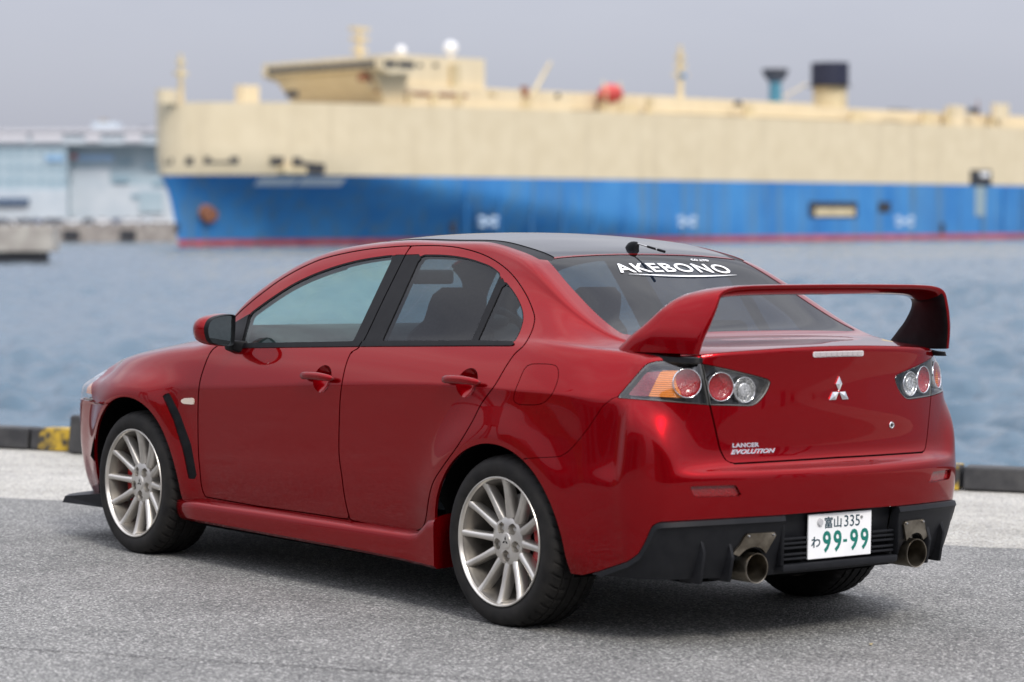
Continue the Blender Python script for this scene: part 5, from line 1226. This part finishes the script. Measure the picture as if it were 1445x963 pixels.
wbox('loading_wall', 100, 155, 238, 268, -.5, .5, M_WALLW); wbox('lower_wall', -150, 95, 268, 318, -6.6, -5.5, M_WALLW); wbox('lower_wall', 95, 330, 262, 318, -.9, .4, M_WALLW)
wbox('sign_band', 64, 90, 220, 227, -6.7, -5.6, mat('sign_blue', (.25, .42, .62), .6)); wbox('sign_band', 110, 160, 219, 227, -.7, .4, mat('sign_blue_pale', (.30, .46, .66), .6)); wbox('sign_mark', 101, 108, 218, 224, -.7, .4, mat('sign_red', (.6, .2, .2), .6))
for r_ in range(3):
    for c_ in range(16):
        x = -140 + c_*15
        if x < 92: wbox('window', x, x+5.5, 214+r_*20, 219+r_*20, -6.2, -5.8, M_WIN)
for x0, y0 in ((165, 226), (160, 252), (205, 232), (215, 258), (185, 275)): wbox('window', x0, x0+20, y0, y0+6, -1.2, .2, M_WIN)
wbox('awning', -150, 40, 281, 289, -8, -6, mat('awning_navy', (.05, .09, .16), .7)); wbox('dock_door', 196, 230, 270, 300, -1.5, 0, M_WALL)
# parked cars
CW = [(.78, .78, .80), (.75, .77, .80), (.62, .64, .68), (.05, .06, .09), (.80, .80, .80), (.07, .10, .2), (.7, .72, .75)]
cmats = [mat('far_car_paint', c, .35, 0, .5) for c in CW]
def far_car_mesh():
    mb = MB(); pr = [(-2.1, .35), (-2.15, .85), (-1.4, .95), (-.8, 1.42), (.7, 1.45), (1.3, 1.0), (2.1, .82), (2.15, .35)]
    mb.prism([(x, -.85, z) for x, z in pr], [(x, .85, z) for x, z in pr]); return mb
def far_glass():
    mb = MB(); pr = [(-1.25, .97), (-.75, 1.36), (.65, 1.38), (1.12, 1.0)]; mb.prism([(x, -.87, z) for x, z in pr], [(x, .87, z) for x, z in pr]); return mb
def far_wheels(x): mb = MB(); mb.tube([(x, -.88, .33), (x, .88, .33)], .33, 12); return mb
proto = None; idx = 0; lbls = ['white', 'white', 'silver', 'black', 'white', 'navy', 'silver']
for row, (dep, y_off) in enumerate(((FD+6, 0), (FD+16, 0), (FD+27, 0))):
    x = -30.0 + row*9
    while x < 262:
        ci = random.randrange(7); lat, _ = sea_at(x, 315, dep)
        if proto is None:
            proto = dict(b=far_car_mesh().build('body', cmats[0]).data, g=far_glass().build('cabin_glass', M_SDK).data, w=[far_wheels(xx).build('axle_wheels', M_SDK).data for xx in (-1.35, 1.35)])
            for o in list(C.objects):
                if o.parent is None and o.name.split('.')[0] in ('body', 'cabin_glass', 'axle_wheels'): bpy.data.objects.remove(o)
        e = sea_empty('parked_car', sea_frame((1, 0), (0, 1), lat, dep, hq + .02)); tag(e, lbls[ci] + ' car in the rows parked on the far quay before the warehouse', 'car', lbls[ci] + ' cars parked on the far quay')
        bd = proto['b'] if ci == 0 else proto['b'].copy(); 
        if ci: bd.materials.clear(); bd.materials.append(cmats[ci])
        for nm, me in (('body', bd), ('cabin_glass', proto['g']), ('axle', proto['w'][0]), ('axle', proto['w'][1])):
            c_ = bpy.data.objects.new(nm, me); C.objects.link(c_); c_.parent = e
        x += random.uniform(29, 44)
# near concrete pier at the left
pd = 245.0; a, _ = sea_at(74, 340, pd); pr_ = sea_empty('pier', sea_frame((1, 0), (0, 1), 0, 0)); tag(pr_, 'grey concrete pier end jutting into the water below the warehouse', 'pier')
_, ht = sea_at(40, 319, pd); _, hb = sea_at(40, 356, pd); lat0, _ = sea_at(-200, 340, pd)
MB().box(lat0, a, pd, pd+4, hb, ht).build('slab', noise_col(mat('pier_concrete', (.36, .33, .29), .9), (.30, .27, .24), (.44, .41, .36), .6, 5), pr_, None, .1)
MB().box(lat0, a-.9, pd+.6, pd+3.4, -2, hb).build('piles', M_SDK, pr_)

# ------------------------------------------------------------------ the landward side of the quay, seen only mirrored in paint and glass
M_SHED = noise_col(mat('shed_sheet', (.16, .17, .18), .7), (.12, .13, .14), (.22, .22, .23), .3, 5); M_SHED2 = noise_col(mat('shed_brown', (.17, .12, .09), .8), (.12, .085, .065), (.22, .16, .12), .4, 5)
def shed(a0, a1, b0, b1, h, m, lab):
    o = empty('shed', qp((a0+a1)/2, (b0+b1)/2)); tag(o, lab, 'building'); ca, cb = (a0+a1)/2, (b0+b1)/2
    def P(a, b, z): return tuple(QD*(a-ca) + QN*(b-cb) + np.array([0, 0, z]))
    w_ = MB(); w_.prism([P(a0, b0, 0), P(a1, b0, 0), P(a1, b1, 0), P(a0, b1, 0)], [P(a0, b0, h), P(a1, b0, h), P(a1, b1, h), P(a0, b1, h)]); w_.build('wall', m, o)
    r_ = MB(); mid = (b0+b1)/2; r_.prism([P(a0-.4, b0-.5, h+.02), P(a0-.4, b1+.5, h+.02), P(a0-.4, mid, h+3)], [P(a1+.4, b0-.5, h+.02), P(a1+.4, b1+.5, h+.02), P(a1+.4, mid, h+3)]); r_.build('roof', M_GRY, o)
    k = int((a1-a0)//9)
    for i in range(k):
        x = a0 + 2 + i*9; d_ = MB(); d_.prism([P(x, b1, .02), P(x+5, b1, .02), P(x+5, b1+.08, .02), P(x, b1+.08, .02)], [P(x, b1, 4.6), P(x+5, b1, 4.6), P(x+5, b1+.08, 4.6), P(x, b1+.08, 4.6)]); d_.build('door', M_SDK, o)
shed(-120, -62, -44, -26, 8, M_SHED, 'long grey steel shed behind the photographer, seen only in reflections')
shed(-50, 2, -52, -34, 9, M_SHED2, 'brown quayside shed behind the photographer, seen only in reflections')
shed(14, 66, -46, -28, 7, M_SHED, 'low grey shed up the quay ahead of the car, seen only in reflections')
shed(90, 150, -40, -18, 10, M_SHED2, 'tall brown shed far up the quay ahead of the car, seen only in reflections')
def crane(a, b, lab, top=26):
    o = empty('quay_crane', qp(a, b)); tag(o, lab, 'crane'); m = mat('crane_steel', (.10, .13, .17), .6)
    for x, y in ((-3, -3), (3, -3), (3, 3), (-3, 3)): MB().tube([(x, y, 0), (x*.6, y*.6, 10)], .35, 8).build('leg', m, o)
    MB().box(-2.4, 2.4, -2, 2, 10, 13.5).build('cab', m, o, None, .2)
    J = np.array([math.cos(QA+2.6), math.sin(QA+2.6), .9])*1.0
    for dx in (-.6, .6): MB().tube([(dx, 0, 13), tuple(np.array([dx*.3, 0, 13]) + J*22)], .18, 6).build('jib_chord', m, o)
    for i in range(14): p0 = np.array([0, 0, 13]) + J*(i*1.55); p1 = np.array([0, 0, 13]) + J*((i+1)*1.55); f_ = .6 - .03*i; MB().tube([tuple(p0 + [f_, 0, 0]), tuple(p1 - [f_, 0, 0])], .08, 5).build('jib_brace', m, o)
crane(-48, 1.0, 'dark lattice-jib quay crane behind the car, seen only in reflections'); crane(74, -6, 'dark lattice-jib quay crane up the quay, seen only in reflections')
